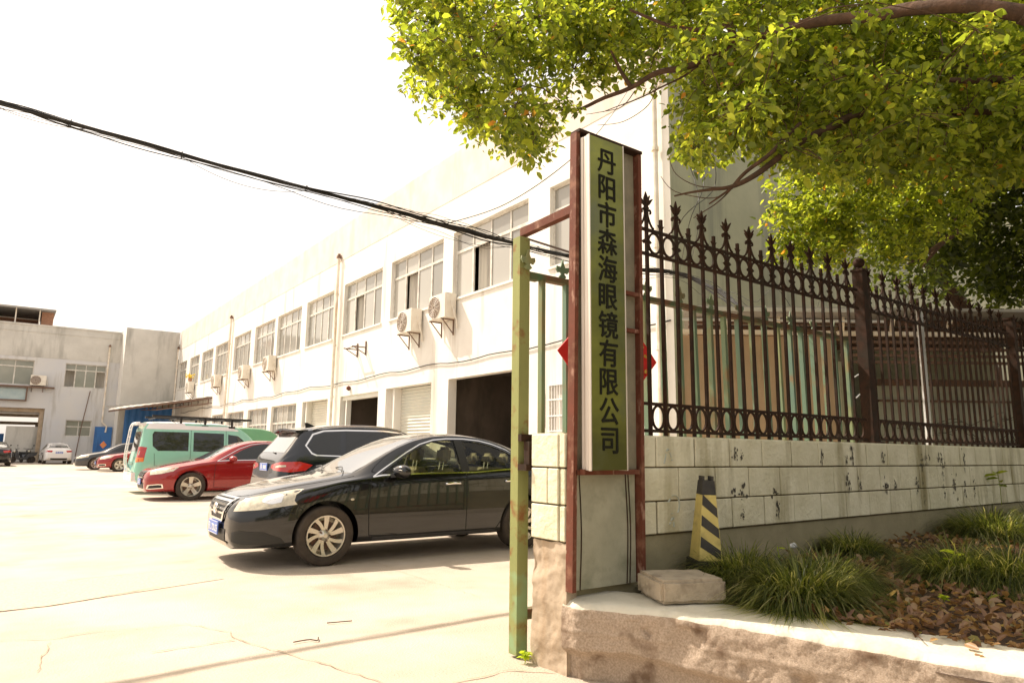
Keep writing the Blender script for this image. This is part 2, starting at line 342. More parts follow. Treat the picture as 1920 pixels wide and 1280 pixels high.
for y in (13.9,): fl.box(FX+.23, 15.5, y-.1, y+.1, .0, 9.8)
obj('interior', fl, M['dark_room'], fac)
cu = MB(); cu.box(FX+.6, FX+.63, 14.3, 18.25, 0, .01)
def window(parent, T, u0, u1, v0, v1, ncol=4, tr=.7, dep=.16, gap=None, glass='glass', curt=.5, sash=None, hole=True):
    f = MB(); t = .06
    def b(a, c, d, e, k0=0, k1=.05): f.box(a, c, d, e, dep+k0, dep+k1, T=lambda x, y, z: T(x, y, z))
    def bb(u_0, u_1, v_0, v_1, k0=0, k1=.06): f.box(u_0, u_1, v_0, v_1, dep+k0, dep+k1, T=lambda x, y, z: T(x, y, z))
    bb(u0, u1, v0, v0+t); bb(u0, u1, v1-t, v1); bb(u0, u0+t, v0+t, v1-t); bb(u1-t, u1, v0+t, v1-t)
    vt = v0+(v1-v0)*tr
    if tr < 1: bb(u0+t, u1-t, vt-.045, vt+.045)
    cw = (u1-u0)/ncol
    for i in range(1, ncol):
        c = u0+cw*i
        if tr < 1: bb(c-.03, c+.03, vt+.045, v1-t, .003, .057)
        bb(c-.04, c+.04, v0+t, vt-.045 if tr < 1 else v1-t, .003, .057)
    fo = obj('window', f, M['alu'], parent)
    gl = MB(); cur = MB()
    for i in range(ncol):
        a, c = u0+cw*i+.03, u0+cw*(i+1)-.03
        if tr < 1: gl.add([T(a, vt, dep+.03), T(c, vt, dep+.03), T(c, v1-t, dep+.03), T(a, v1-t, dep+.03)], [(0, 1, 2, 3)])
        if gap and i in gap: continue
        gl.add([T(a, v0+t, dep+.03), T(c, v0+t, dep+.03), T(c, vt, dep+.03), T(a, vt, dep+.03)], [(0, 1, 2, 3)])
    obj('pane', gl, M[glass], fo)
    if sash is not None:   # a sliding sash half drawn aside in the opening
        s = MB(); a = u0+cw*sash[0]+cw*sash[1]; c = a+cw*.62
        n = 12
        vv = []; 
        for k in range(n+1):
            uu = a+(c-a)*k/n; dd = dep+.18+.05*math.sin(k*2.1)
            vv += [T(uu, v0+t, dd), T(uu, vt, dd)]
        s.add(vv, [(2*k, 2*k+1, 2*k+3, 2*k+2) for k in range(n)]); obj('curtain', s, M['curtain'], fo)
    return fo
wi = [dict(ncol=2), dict(gap=[2], sash=(2, .3)), dict(gap=[2], sash=(2, .38)), dict(gap=[2], sash=(2, .5)), dict(), dict(), dict(), dict(), dict(), dict(), dict(), dict()]
for (a, b), k in zip(UPW, wi):
    window(fac, TF, a, b, SZ, HZ, **{**dict(ncol=4, glass='glass2', dep=.12), **k})
for a, b in LOW: window(fac, TF, a, b, 1.1, 3.42, ncol=5, tr=.62, glass='glass2', dep=.1)
rb_ = MB(); rb_.box(14.5, 18.0, 6.0, 8.15, 1.2, 1.25, T=TF); obj('room_back', rb_, M['plaster'], fac)  # pale panel added so the open pane looks brighter inside
sl_ = MB()
for a, b in UPW: sl_.box(a-.06, b+.06, SZ-.07, SZ-.002, -.05, .1, T=lambda u, v, d: TF(u, v, d))
obj('window_sill', sl_, M['white_wall'], fac)
# roller shutters
def shutter(u0, u1, v1, d):
    s = MB(); n = int(v1/.11); vv = []
    for i in range(n+1):
        z = v1*i/n
        vv += [TF(u0, z, d), TF(u1, z, d), TF(u0, min(z+v1/n*.75, v1), d-.035), TF(u1, min(z+v1/n*.75, v1), d-.035)]
    ff = [(2*k, 2*k+1, 2*k+3, 2*k+2) for k in range(2*n+1)]
    s.add(vv, ff); return obj('roller_shutter', s, M['shutter'], fac)
shutter(G2[0], 22.2, 3.46, .4); shutter(28.5, 31.2, 3.42, .4)
for q in ((22.2, 22.28, 0, 3.46, .1, .5), (22.5, 22.7, 0, 3.46, .25, .6), (31.2, 31.3, 0, 3.42, .1, .5)):
    jm = MB(); jm.box(*q, T=TF); obj('door_jamb', jm, M['white_wall'], fac)
jm = MB(); jm.box(G3[0], 26.95, 3.25, 3.42, .1, .3, T=TF); jm.box(26.5, 26.6, 0, 3.25, .1, .3, T=TF); obj('door_frame', jm, M['white_wall'], fac)
# downpipes
def pipe(parent, p0, zt, zb, mat_='pvc', r=.062, dirx=(-1, 0)):
    x, y = p0; b = MB(); b.tube([(x, y, zb), (x, y, zt)], r, 10)
    z = zb+1.2
    while z < zt-.3: b.tube([(x, y, z), (x, y, z+.09)], r*1.35, 10); z += 2.2
    o = obj('downpipe', b, M[mat_], parent)
    h = MB(); h.box(x-.085, x+.085, y-.085, y+.085, zt, zt+.12); h.box(x-.05, x+.05, y-.05, y+.05, zt+.12, zt+.2); obj('rain_head', h, M['dark_metal'], o)
    return o
for y, zt in ((9.55, 10.0), (27.62, 9.45), (45.5, 9.5), (62.55, 9.45)): pipe(fac, (FX-.12, y), zt, 0)
# barred window
g_ = MB()
for k in range(6): g_.bar((FX-.05, BW[0]+.05+.104*k, 1.77), (FX-.05, BW[0]+.05+.104*k, 2.93), .016, .016, (1, 0, 0))
for z in (1.78, 2.15, 2.55, 2.92): g_.bar((FX-.06, BW[0], z), (FX-.06, BW[1], z), .03, .03)
bo = obj('barred_window', g_, M['car_white'], fac)
gp = MB(); gp.add([TF(BW[0], 1.75, .1), TF(BW[1], 1.75, .1), TF(BW[1], 2.95, .1), TF(BW[0], 2.95, .1)], [(0, 1, 2, 3)]); obj('pane', gp, M['curtain'], bo)
nb = MB(); nb.box(FX-.02, FX-.003, 13.5, 13.72, 1.9, 2.75); tag(obj('notice_board', nb, M['red_cloth']), 'narrow faded red notice fixed beside the small barred window', 'notice')
sp = MB(); sp.ico((FX-.06, 26.0, 4.3-.6), .11, 1); tag(obj('alarm_bell', sp, M['rust']), 'small round rusty bell on the wall above the open dark doorway', 'alarm bell')
# wall cable
wc = MB(); pts = []
y = 9.3
while y < 60: pts.append((FX-.04, y, 3.99+.035*math.sin(y*1.7)+.03*math.sin(y*.61+1)+random.uniform(-.012, .012))); y += .45
wc.tube(pts, .017, 5)
tag(obj('wall_cable', wc, M['cable']), 'thin dark cable running along the white factory wall above the doors', 'cable')
# things inside the dark doorway
bx = MB(); bx.box(12.4, 13.2, 24.0, 25.3, 0, 1.6); bx.box(12.35, 13.25, 24.4, 24.9, 1.602, 2.1)
tag(obj('carton_stack', bx, M['brick']), 'stacked brown cartons just inside the open dark doorway', 'cartons')
# air conditioners ------------------------------------------------
def make_ac(H=.80, Wd=1.02, D=.40, fan=True):
    root = thing('air_conditioner', '', 'air conditioner', (0, 0, 0), 'air conditioners outside the factory windows')
    # local frame: x away from wall negative (front faces -x), y along the wall, z up
    c = MB(); c.box(-D, 0, -Wd/2, Wd/2, 0, H); o = obj('case', c, M['ac'], root, local=True)
    bm = bmesh.new(); bm.from_mesh(o.data); bmesh.ops.bevel(bm, geom=bm.edges[:], offset=.02, segments=2, affect='EDGES'); bm.to_mesh(o.data); bm.free()
    g = MB(); cy = .17
    for r in (.1, .16, .22, .28, .34):
        g.tube([(-D-.02, cy+r*math.cos(a*math.pi/12), H*.5+r*math.sin(a*math.pi/12)) for a in range(25)], .007, 4, caps=False)
    for a in range(0, 12): g.bar((-D-.02, cy+.04*math.cos(a*.524), H*.5+.04*math.sin(a*.524)), (-D-.02, cy+.35*math.cos(a*.524), H*.5+.35*math.sin(a*.524)), .008, .008, (1, 0, 0))
    obj('fan_grille', g, M['ac'], root, local=True)
    k = MB(); n = 24; k.add([(-D-.006, cy+.35*math.cos(2*math.pi*a/n), H*.5+.35*math.sin(2*math.pi*a/n)) for a in range(n)], [tuple(range(n))]); obj('fan_opening', k, M['dark_metal'], root, local=True)
    for s in (-.36, .36):
        b = MB(); b.bar((-D-.06, s, -.02), (.02, s, -.02), .035, .035); b.bar((0, s, -.02), (0, s, -.5), .035, .035, (1, 0, 0)); b.bar((-D, s, -.03), (0, s, -.46), .025, .025)
        obj('wall_bracket', b, M['dark_metal'], root, local=True)
    h = MB(); h.tube(resample([(-.1, -Wd/2-.02, H*.4), (-.14, -Wd/2-.1, H*.2), (-.05, -Wd/2-.12, -.1), (0, -Wd/2-.05, -.3), (.05, -Wd/2+.1, .2)], 12), .022, 6); h.tube(resample([(-.2, -Wd/2-.01, H*.7), (-.2, -Wd/2-.08, H*.5), (-.15, -Wd/2-.03, H*.3)], 8), .015, 5)
    obj('refrigerant_hose', h, M['ac'], root, local=True)
    return root
ac0 = make_ac()
acs = [(20.55, 5.18, 'cream air conditioner hanging second from the right, below the half-open curtained window'), (18.35, 5.32, 'cream air conditioner nearest the gate, with a round fan grille, high on the white wall'),
       (36.2, 5.25, 'cream air conditioner on brackets just below the window right of the middle downpipe'), (41.0, 5.2, 'small cream air conditioner below a window, between the middle downpipe and a larger unit'),
       (47.6, 5.2, 'cream air conditioner left of the middle downpipe above the awning'), (55.8, 5.35, 'cream air conditioner with a potted plant on top near the far corner')]
for i, (y, z, lb) in enumerate(acs):
    o = ac0 if i == 0 else copy_tree(ac0)
    o.location = (FX-.06, y, z); o['label'] = lb; o.scale = (1, 1, 1)
pl = MB(); pl.lathe([(.001, 0), (.12, 0), (.16, .22), (.14, .22)], 12); 
pp = thing('potted_plant', 'small pot of yellow flowers standing on a far air conditioner', 'potted plant', (FX-.3, 55.8, 6.21))
obj('pot', pl, M['brick'], pp, local=True)
fl_ = MB()
for _ in range(40): fl_.ico((random.gauss(0, .14), random.gauss(0, .16), .36+random.gauss(0, .1)), .055, 1)
obj('flowers', fl_, M['petal'], pp, local=True)
br = MB()
for s in (24.6, 25.4):
    br.bar((FX-.02, s, 5.45), (FX-.02, s, 4.9), .05, .05, (1, 0, 0)); br.bar((FX-.02, s, 5.2), (FX-.6, s, 5.2), .04, .04); br.bar((FX-.02, s, 4.93), (FX-.5, s, 5.18), .03, .03)
br.bar((FX-.4, 24.5, 5.23), (FX-.4, 25.5, 5.23), .03, .03)
tag(obj('empty_bracket', br, M['dark_metal']), 'empty rusty bracket without a unit on the white wall', 'bracket')
# antenna wire from the cable bundle to the factory roof added with cables

# ================================================================== FAR WING
LY = 65.0; BY = 62.7
lw = thing('far_building', 'weathered grey two-storey building closing the far end of the yard', 'building', (2, LY, 0))
def TL(u, v, d=0): return (u, LY+d, v)
def TB(u, v, d=0): return (u, BY+d, v)
GT = (-4.5, 2.05, 0, 4.15, 14); W1_ = (-2.6, 1.03, 5.92, 7.86); W2_ = (3.09, 5.94, 5.93, 7.82); W3_ = (3.53, 5.29, 2.05, 3.31); WL_ = (-9, -5, 5.92, 7.86)
w = MB(); w.wall(TL, -14, 6.86, 0, 8.15, [GT, W1_, W2_, W3_, WL_], .2); obj('wall', w, M['beige_wall'], lw)
w = MB(); w.wall(lambda u, v, d=0: TL(u, v, d-.03), -14, 6.86, 8.15, 10.62, [], .2); w.add([TL(-14, 8.15, -.03), TL(6.86, 8.15, -.03), TL(6.86, 8.15, 0), TL(-14, 8.15, 0)], [(0, 1, 2, 3)]); obj('upper_wall', w, M['grey_wall'], lw)
w = MB(); w.box(-14, 6.8, LY-.08, LY+.3, 10.62, 10.74); w.box(-14, 6.8, LY-.06, LY-.031, 10.1, 10.14); obj('coping', w, M['grey_wall'], lw)
w = MB(); w.box(-14, 6.8, LY+.31, LY+14, 10.3, 10.5); w.add([(-14, LY+14, 4.2), (34, LY+14, 4.2), (34, LY+14, 10.5), (-14, LY+14, 10.5)], [(0, 1, 2, 3)]); w.add([(2.1, LY+14, 0), (34, LY+14, 0), (34, LY+14, 4.2), (2.1, LY+14, 4.2)], [(0, 1, 2, 3)]); obj('roof', w, M['roof'], lw)
blk = MB(); blk.add([TB(6.86, 0), TB(FX-.05, 0), TB(FX-.05, 10.87), TB(6.86, 10.87)], [(0, 1, 2, 3)])
obj('block_front', blk, M['grey_wall'], lw)
blk = MB(); blk.add([(6.86, BY, 0), (6.86, LY, 0), (6.86, LY, 10.87), (6.86, BY, 10.87)], [(0, 1, 2, 3)]); blk.add([(6.86, BY, 10.87), (6.86, 66, 10.87), (FX, 66, 10.87), (FX, BY, 10.87)], [(0, 1, 2, 3)]); obj('block_side', blk, M['white_wall'], lw)  # sunlit side gets white render, shaded front grey: light put into the colour
for wd, kk in ((W1_, dict(ncol=3, gap=None)), (W2_, dict(ncol=4, gap=[0, 3])), (W3_, dict(ncol=2, tr=.6)), (WL_, dict(ncol=3))):
    window(lw, TL, *wd, **{**dict(tr=.74, dep=.14), **kk})
dk = MB()
for wd in (W1_, W2_, W3_, WL_): dk.box(wd[0]-.5, wd[1]+.5, wd[2]-.5, wd[3]+.5, .9, 1.0, T=TL)
obj('room_back', dk, M['curtain'], lw)
fr = MB()
for (u, v0, v1) in ((2.0, 0, 4.1), (1.2, 0, 3.0)):
    pass
for qs in (((-4.5, 2.04, 3.85, 4.14, .3, .7), (1.75, 2.04, 0, 3.85, .3, .7)), ((-4.5, 2.04, 3.0, 3.25, 6, 6.3), (1.7, 2.04, 0, 3.0, 6, 6.3)), ((-4.5, 2.04, 3.9, 4.14, 13.6, 13.95),)):
    fr = MB()
    for q in qs: fr.box(*q, T=TL)
    obj('gateway_frame', fr, M['plaster'], lw)
pipe(lw, (6.0, LY-.15), 9.4, 3.2, r=.065)
lp = MB(); lp.tube([(4.95, LY-.1, 5.7), (4.6, LY-.1, 2.8), (4.4, LY-.1, .3)], .03, 6); obj('conduit', lp, M['dark_metal'], lw); lp = MB(); lp.tube([(6.0, LY-.15, 3.2), (6.35, LY-.2, 2.9), (6.3, LY-.2, 2.4)], .065, 6); obj('conduit', lp, M['pvc'], lw)
ls = MB(); ls.box(-3, 2.5, 5.72, 5.82, -.5, 0, T=TL); obj('ledge', ls, M['dark_metal'], lw)
sg = MB(); sg.box(-2.8, .75, 4.75, 5.6, -.18, -.08, T=TL); M['cabinet'] = mat('pale_blue_sheet', (.34, .44, .46), .6, (.42, .5, .5), 2); tag(obj('hanging_cabinet', sg, M['cabinet']), 'pale blue-grey metal box hung below the first floor ledge', 'metal box')
ub = MB(); ub.box(-2.9, .8, 4.66, 4.75, -.3, -.03, T=TL); ub.box(.7, .8, 4.75, 5.7, -.3, -.2, T=TL); obj('box_bracket', ub, M['dark_metal'], lw)
a2 = copy_tree(ac0); a2.location = (1.4, LY-.05, 5.9); a2.rotation_euler = (0, 0, math.pi/2); a2['label'] = 'white air conditioner standing on the dark ledge of the far grey building'
# gate panels in gateway
gp = MB(); gp.box(-.25, 1.95, LY+.75, LY+.8, .02, 2.75); tag(obj('sheet_gate', gp, M['grey_wall']), 'plain pale grey sheet panel standing in the far gateway', 'gate panel')
gp = MB(); gp.box(-3.6, -.35, LY+4, LY+4.1, .02, 2.2); tag(obj('sheet_fence', gp, M['blue']), 'blue sheet panel behind the grey panel in the far gateway', 'fence panel')
def corrug(x0, x1, z0, z1, yy, dm=.04, step=.12):
    b = MB(); n = int((x1-x0)/step); vv = []
    for i in range(n+1):
        x = x0+(x1-x0)*i/n; d = -dm if i % 4 in (1, 2) else 0; vv += [(x, yy+d, z0), (x, yy+d, z1)]
    return b.add(vv, [(2*i, 2*i+1, 2*i+3, 2*i+2) for i in range(n)])
tag(obj('blue_sliding_door', corrug(7.3, 10.75, .02, 4.45, BY-.12), M['blue']), 'large bright blue corrugated sheet door under the awning', 'sheet door')
bd = thing('blue_door', 'small blue door with an orange diamond paper on it, left of the corrugated blue door', 'door', (6.1, LY-.15, 0))
d_ = MB(); d_.box(5.55, 6.78, LY-.12, LY-.04, .02, 2.85); obj('leaf', d_, M['blue'], bd)
d_ = MB(); d_.add([(6.25, LY-.14, 1.1), (6.5, LY-.14, 1.4), (6.25, LY-.14, 1.7), (6.0, LY-.14, 1.4)], [(0, 1, 2, 3)]); obj('paper_diamond', d_, M['amber'], bd)
# awning
aw = thing('awning', 'rusty sheet-metal awning on a steel frame over the far blue door', 'awning', (9, 58, 4))
s = MB(); nn = 24
A0 = Vector((5.9, 59.8, 4.0)); A1 = Vector((FX-.02, 49.5, 4.72)); B0 = Vector((6.0, BY-.02, 4.45)); B1 = Vector((FX-.02, BY-.02, 4.95))
vv = []
for i in range(nn+1):
    a = A0.lerp(A1, i/nn); b = B0.lerp(B1, i/nn); z = .03 if i % 2 else 0
    vv += [a+Vector((0, 0, z)), b+Vector((0, 0, z)), a+Vector((0, 0, z-.03)), b+Vector((0, 0, z-.03))]
s.add(vv, [(4*i, 4*i+1, 4*i+5, 4*i+4) for i in range(nn)]+[(4*i+2, 4*i+6, 4*i+7, 4*i+3) for i in range(nn)]+[(4*i, 4*i+4, 4*i+6, 4*i+2) for i in range(nn)])
obj('sheet', s, M['awning'], aw)
s = MB()
for t in (.5, .66, .82, .97):
    a = A0.lerp(A1, t)-Vector((0, 0, .12)); b = B0.lerp(B1, t)-Vector((0, 0, .12)); s.bar(a, b, .08, .08); s.bar(a-Vector((0, 0, .35)), b-Vector((0, 0, .35)), .06, .06)
    for k in range(5): c = a.lerp(b, k/4); s.bar(c, c-Vector((0, 0, .35)), .05, .05, (1, 0, 0))
s.bar(A0-Vector((0, 0, .1)), A1-Vector((0, 0, .1)), .1, .08); s.bar(A0.lerp(A1, .5)-Vector((0, 0, .45)), A1-Vector((0, 0, .45)), .05, .05)
obj('frame', s, M['dark_metal'], aw)
# rooftop shed
rs = thing('rooftop_shed', 'open-sided rooftop shed with a thin roof and a brick end wall', 'shed', (0, LY+4, 10.7))
b = MB(); b.box(1.15, 1.95, LY+1.5, LY+6, 10.51, 12.0); obj('brick_wall', b, M['brick'], rs)
b = MB(); b.box(-14, 2.05, LY+.4, LY+7, 12.0, 12.08); b.box(-14, 2.05, LY+.35, LY+.4, 11.95, 12.1); obj('roof', b, M['roof'], rs)
b = MB(); b.box(-14, 1.1, LY+6.0, LY+6.2, 10.51, 11.99); obj('back_wall', b, M['brick'], rs)
b = MB()
for x in (-9, -6.2, -3.4, -.6, 0.95): b.box(x, x+.08, LY+.6, LY+.68, 10.51, 11.99)
for z in (11.1, 11.5): b.box(-14, 1.1, LY+3.0, LY+3.06, z, z+.05)
obj('post', b, M['pvc'], rs)
# ================================================================== GATE WALL (cream blocks), sign, fences
from mathutils import noise as mnoise
WY0, WY1, WT = 3.16, 3.48, 1.385
rows = [(1.180, 1.378, 3.51), (.960, 1.170, 3.73), (.746, .950, 3.51)]
bwall = thing('block_wall', 'low wall of cream split-face blocks carrying the iron fence, ending at the gate', 'wall', (2.7, 3.3, 0))
c = MB(); c.box(2.715, 17, WY0+.014, WY1-.014, .735, 1.37); obj('core', c, M['mortar'], bwall)
blocks = MB()
def blk_(x0, x1, y0, y1, z0, z1):
    j = lambda: random.uniform(-.003, .003)
    a = .006
    a = .013; blocks.box(x0+a*.5+j(), x1-a*.5+j(), y0+j(), y1, z0, z1+j()*.6)
for z0, z1, st in rows:
    blk_(2.70, 3.02, WY0, WY0+.05, z0, z1)
    x = st-.4*3
    xs = [st+.4*k for k in range(-1, 34)]
    xs = [q for q in xs if q > 3.05]; xs = [3.02]+xs
    for a, b_ in zip(xs[:-1], xs[1:]): blk_(a, b_, WY0, WY0+.05, z0, z1)
    for a, b_ in zip(xs[:-1], xs[1:]): blk_(a, b_, WY1-.05, WY1, z0, z1)
    if z0 == .960: yy = [WY0+.052, 3.315, WY1-.002]
    else: yy = [WY0+.052, WY1-.002]
    for a, b_ in zip(yy[:-1], yy[1:]): blocks.box(2.697, 2.76, a+.003, b_-.003, z0, z1)
o = obj('blocks', blocks, M['cream_block'], bwall)
bm = bmesh.new(); bm.from_mesh(o.data); bmesh.ops.bevel(bm, geom=bm.edges[:], offset=.005, segments=1, affect='EDGES'); bm.to_mesh(o.data); bm.free()
c = MB(); c.box(2.705, 17, WY0+.01, WY1-.01, 1.371, WT)
obj('coping', c, M['cream_block'], bwall)
c = MB(); c.box(2.80, 17, WY0+.02, WY1-.02, 0, .735); obj('footing', c, M['plaster2'], bwall)
# rough plaster foot of the pillar
def rough_box(x0, x1, y0, y1, z0, z1, amp, n=26, seed=0, sc_=6):
    bm = bmesh.new(); bmesh.ops.create_cube(bm, size=1)
    for v in bm.verts: v.co = Vector((x0+(v.co.x+.5)*(x1-x0), y0+(v.co.y+.5)*(y1-y0), z0+(v.co.z+.5)*(z1-z0)))
    for ax, ln in ((0, x1-x0), (1, y1-y0), (2, z1-z0)):
        k = max(2, int(ln/((z1-z0+x1-x0)/2/n)))
        k = min(k, 60)
        for i in range(1, k):
            p = Vector((0, 0, 0)); p[ax] = [x0, y0, z0][ax]+ln*i/k; nn = Vector((0, 0, 0)); nn[ax] = 1
            bmesh.ops.bisect_plane(bm, geom=bm.verts[:]+bm.edges[:]+bm.faces[:], plane_co=p, plane_no=nn)
    bm.normal_update()
    for v in bm.verts:
        p = v.co*sc_+Vector((seed, 0, 0)); d = mnoise.fractal(p, 1, 2, 4)
        v.co += v.normal*d*amp
    me = bpy.data.meshes.new('m'); bm.to_mesh(me); bm.free(); return me
me = rough_box(2.715, 2.80, WY0-.005, WY1+.0, -.02, .735, .020, 40, 3)
obj('pillar_foot', me, M['plaster'], bwall, smooth=40)
bk = MB(); bk.box(2.62, 2.70, 3.43, 3.47, 1.30, 1.345); bk.box(2.62, 2.70, 3.43, 3.47, 1.12, 1.155); bk.box(2.60, 2.64, 3.42, 3.56, 1.10, 1.36)
# paint smudges on the wall
sm = MB()
for (x, z, w_, h_) in ((4.36, 1.27, .05, .09), (4.44, 1.25, .03, .05), (4.40, .99, .14, .10), (4.84, .975, .09, .05), (4.42, .83, .04, .05), (4.87, .85, .04, .13), (5.55, 1.27, .04, .10), (5.95, 1.22, .03, .10), (6.05, 1.27, .05, .14), (5.95, 1.02, .05, .14), (6.15, 1.01, .04, .09), (6.6, 1.25, .05, .08), (6.62, .99, .09, .10), (6.8, 1.0, .05, .08), (7.45, 1.24, .16, .13), (7.38, 1.0, .03, .35), (7.8, 1.25, .16, .12), (7.85, 1.05, .04, .42), (8.4, 1.25, .05, .24), (8.1, .98, .1, .2), (8.35, .93, .06, .2), (7.25, .98, .06, .1), (8.6, .95, .05, .2)):
    for q in range(17):
        n = 7; cx = x+random.gauss(0, w_*.26)+.25*w_*math.sin(q*.5); cz = z+random.gauss(0, h_*.32); rw = min(w_, .07)*random.uniform(.05, .22); rh = min(h_, .12)*random.uniform(.05, .26)
        sm.add([(cx+rw*math.cos(a*6.283/n)*random.uniform(.5, 1.2), WY0-.0045-.00012*q-random.random()*.0001, cz+rh*math.sin(a*6.283/n)*random.uniform(.5, 1.2)) for a in range(n)], [tuple(range(n))])
obj('paint_smudge', sm, M['smudge'], bwall)
bs = MB(); 
M['blue_chalk'] = mat('faded_blue_paint', (.42, .47, .44), .9, (.5, .5, .4), 30)
for pts in ([(3.60, .93), (3.66, .99), (3.72, .96), (3.71, .88), (3.64, .87)], [(3.62, .80), (3.66, .85), (3.66, .76)], [(3.84, .86), (3.93, .90), (4.0, .84), (3.95, .80)], [(3.58, 1.2), (3.62, 1.3), (3.66, 1.22)]):
    P_ = resample([(x, 0, z) for x, z in pts], 14)
    for a, b_ in zip(P_[:-1], P_[1:]): bs.bar((a.x, WY0-.005, a.z), (b_.x, WY0-.005, b_.z), .014, .003, (0, 1, 0)) if random.random() > .25 else None
obj('faded_scrawl', bs, M['blue_chalk'], bwall)

# --- sign frame and signboard
fr = thing('sign_frame', 'tall rusty red steel frame with cement backing standing at the gate, holding the signboard', 'sign frame', (3.02, 3.12, .45))
def st(x0, x1, y0, y1, z0, z1, m='rust', n='post'): b = MB(); b.box(x0, x1, y0, y1, z0, z1); return obj(n, b, M[m], fr)
b = MB(); b.add([(2.703, 3.09, .47), (2.733, 3.09, .47), (2.733, 3.15, .47), (2.703, 3.15, .47), (2.747, 3.09, 3.31), (2.777, 3.09, 3.31), (2.777, 3.15, 3.31), (2.747, 3.15, 3.31)], [(0, 1, 2, 3), (4, 5, 6, 7), (0, 1, 5, 4), (1, 2, 6, 5), (2, 3, 7, 6), (3, 0, 4, 7)])
obj('post', b, M['rust'], fr)
b = MB(); b.add([(3.285, 3.09, .47), (3.315, 3.09, .47), (3.315, 3.15, .47), (3.285, 3.15, .47), (3.315, 3.09, 3.31), (3.345, 3.09, 3.31), (3.345, 3.15, 3.31), (3.315, 3.15, 3.31)], [(0, 1, 2, 3), (4, 5, 6, 7), (0, 1, 5, 4), (1, 2, 6, 5), (2, 3, 7, 6), (3, 0, 4, 7)])
obj('post', b, M['rust'], fr)
st(2.76, 3.34, 3.075, 3.16, 3.3105, 3.33, 'iron', 'top_bar'); st(2.737, 3.274, 3.09, 3.13, 1.135, 1.165, 'rust', 'crossbar')
st(3.10, 3.30, 3.095, 3.125, 2.30, 2.325, 'rust', 'crossbar'); st(3.10, 3.30, 3.095, 3.125, 2.05, 2.075, 'rust', 'crossbar')
st(2.737, 3.274, 3.135, 3.15, .47, 1.134, 'panel', 'backing_panel'); st(2.779, 3.31, 3.135, 3.149, 1.166, 3.309, 'sheet', 'backing_panel')
b = MB()
for x in (2.80, 3.19, 3.215): b.tube(resample([(x, 3.131, .47), (x+.012, 3.130, .8), (x-.004, 3.131, 1.134)], 10), .0035, 5)
b.tube(resample([(3.2, 3.131, 1.17), (3.205, 3.130, 2), (3.21, 3.131, 3.2)], 10), .003, 5); obj('wire', b, M['iron'], fr)
b = MB(); b.box(2.755, 2.765, 3.04, 3.079, 1.14, 1.17); obj('bracket', b, M['rust'], fr)
sg = thing('signboard', 'long vertical gold signboard with black Chinese characters and a pale metal edge', 'signboard', (2.925, 3.04, 1.165))
x0, x1, yf, yb, z0, z1 = 2.775, 3.075, 3.0, 3.075, 1.165, 3.262
b = MB(); b.box(x0+.004, x1-.004, yf+.004, yb, z0, z1)
obj('box', b, M['alu_strip'], sg)
b = MB()
for x in (x0, ):
    b.box(x-.004, x+.0035, yf-.002, yf+.02, z0-.003, z1+.003); b.box(x-.002, x+.0035, yf+.024, yf+.05, z0, z1); b.box(x-.006, x+.0035, yf+.054, yb, z0, z1)
b.box(x1-.0035, x1+.004, yf-.002, yb, z0-.003, z1+.003)
obj('edge_trim', b, M['alu_strip'], sg)
b = MB(); b.add([(x0+.004, yf+.001, z0), (x1-.004, yf+.001, z0), (x1-.004, yf+.001, z1), (x0+.004, yf+.001, z1)], [(0, 1, 2, 3)]); obj('gold_face', b, M['gold'], sg)
for i, ch in enumerate('丹阳市森海眼镜有限公司'):
    zc = 3.115-.1775*i
    bmc = bmesh.new()
    for q, (ox, oz) in enumerate(((-.003, 0), (.003, 0), (0, .0025), (0, -.0025), (0, 0))):   # stacked strokes thicken the letter
        me = text_mesh(ch, .178, None, 'character', lambda x, y, z, zc=zc: (2.925+x+ox, yf-.0015-q*.00025-z, zc+y+oz), bold=0, ext=.001, sx=.96); bmc.from_mesh(me)
    me = bpy.data.meshes.new('character'); bmc.to_mesh(me); bmc.free()
    obj('character', me, M['ink'], sg)

# --- green steel gate (opened back behind the fence)
GY = 3.6
gg = thing('steel_gate', 'green painted steel bar gate with rust, folded back behind the iron fence', 'gate', (2.72, 3.62, 0))
b = MB(); b.add([(2.675, 3.585, .02), (2.76, 3.585, .02), (2.76, 3.665, .02), (2.675, 3.665, .02), (2.672, 3.585, 2.72), (2.757, 3.585, 2.72), (2.757, 3.665, 2.72), (2.672, 3.665, 2.72)], [(0, 1, 2, 3), (4, 5, 6, 7), (0, 1, 5, 4), (1, 2, 6, 5), (2, 3, 7, 6), (3, 0, 4, 7)])
obj('gate_post', b, M['green'], gg)
b = MB(); b.box(2.766, 2.86, 3.6, 3.66, 2.44, 2.49); b.box(2.86, 7.0, 3.6, 3.66, 2.45, 2.49)
rl = obj('rail', b, M['railpaint'], gg)
b = MB(); b.box(2.771, 7.0, 3.6, 3.66, .22, .28); obj('rail', b, M['railpaint'], gg)
bmz = MB(); bmz.box(-.016, .016, -.021, .021, 0, 2.17)
xs = [2.90, 3.12]+[3.34+.2*k for k in range(18)]
pk = None
for i, x in enumerate(xs):
    if pk is None:
        o = obj('bar', bmz, M['green2'], gg, loc=(x-2.72, .01, .28), local=True); pk = o
    else:
        o = pk.copy(); col.objects.link(o); o.location = (x-2.72, .01, .28)
    if x > 3.2: o.rotation_euler = (0, random.uniform(-.022, -.014), 0); o.location.x += .03
b = MB(); b.box(6.93, 7.0, 3.595, 3.665, .02, 2.449); obj('gate_post', b, M['green2'], gg)
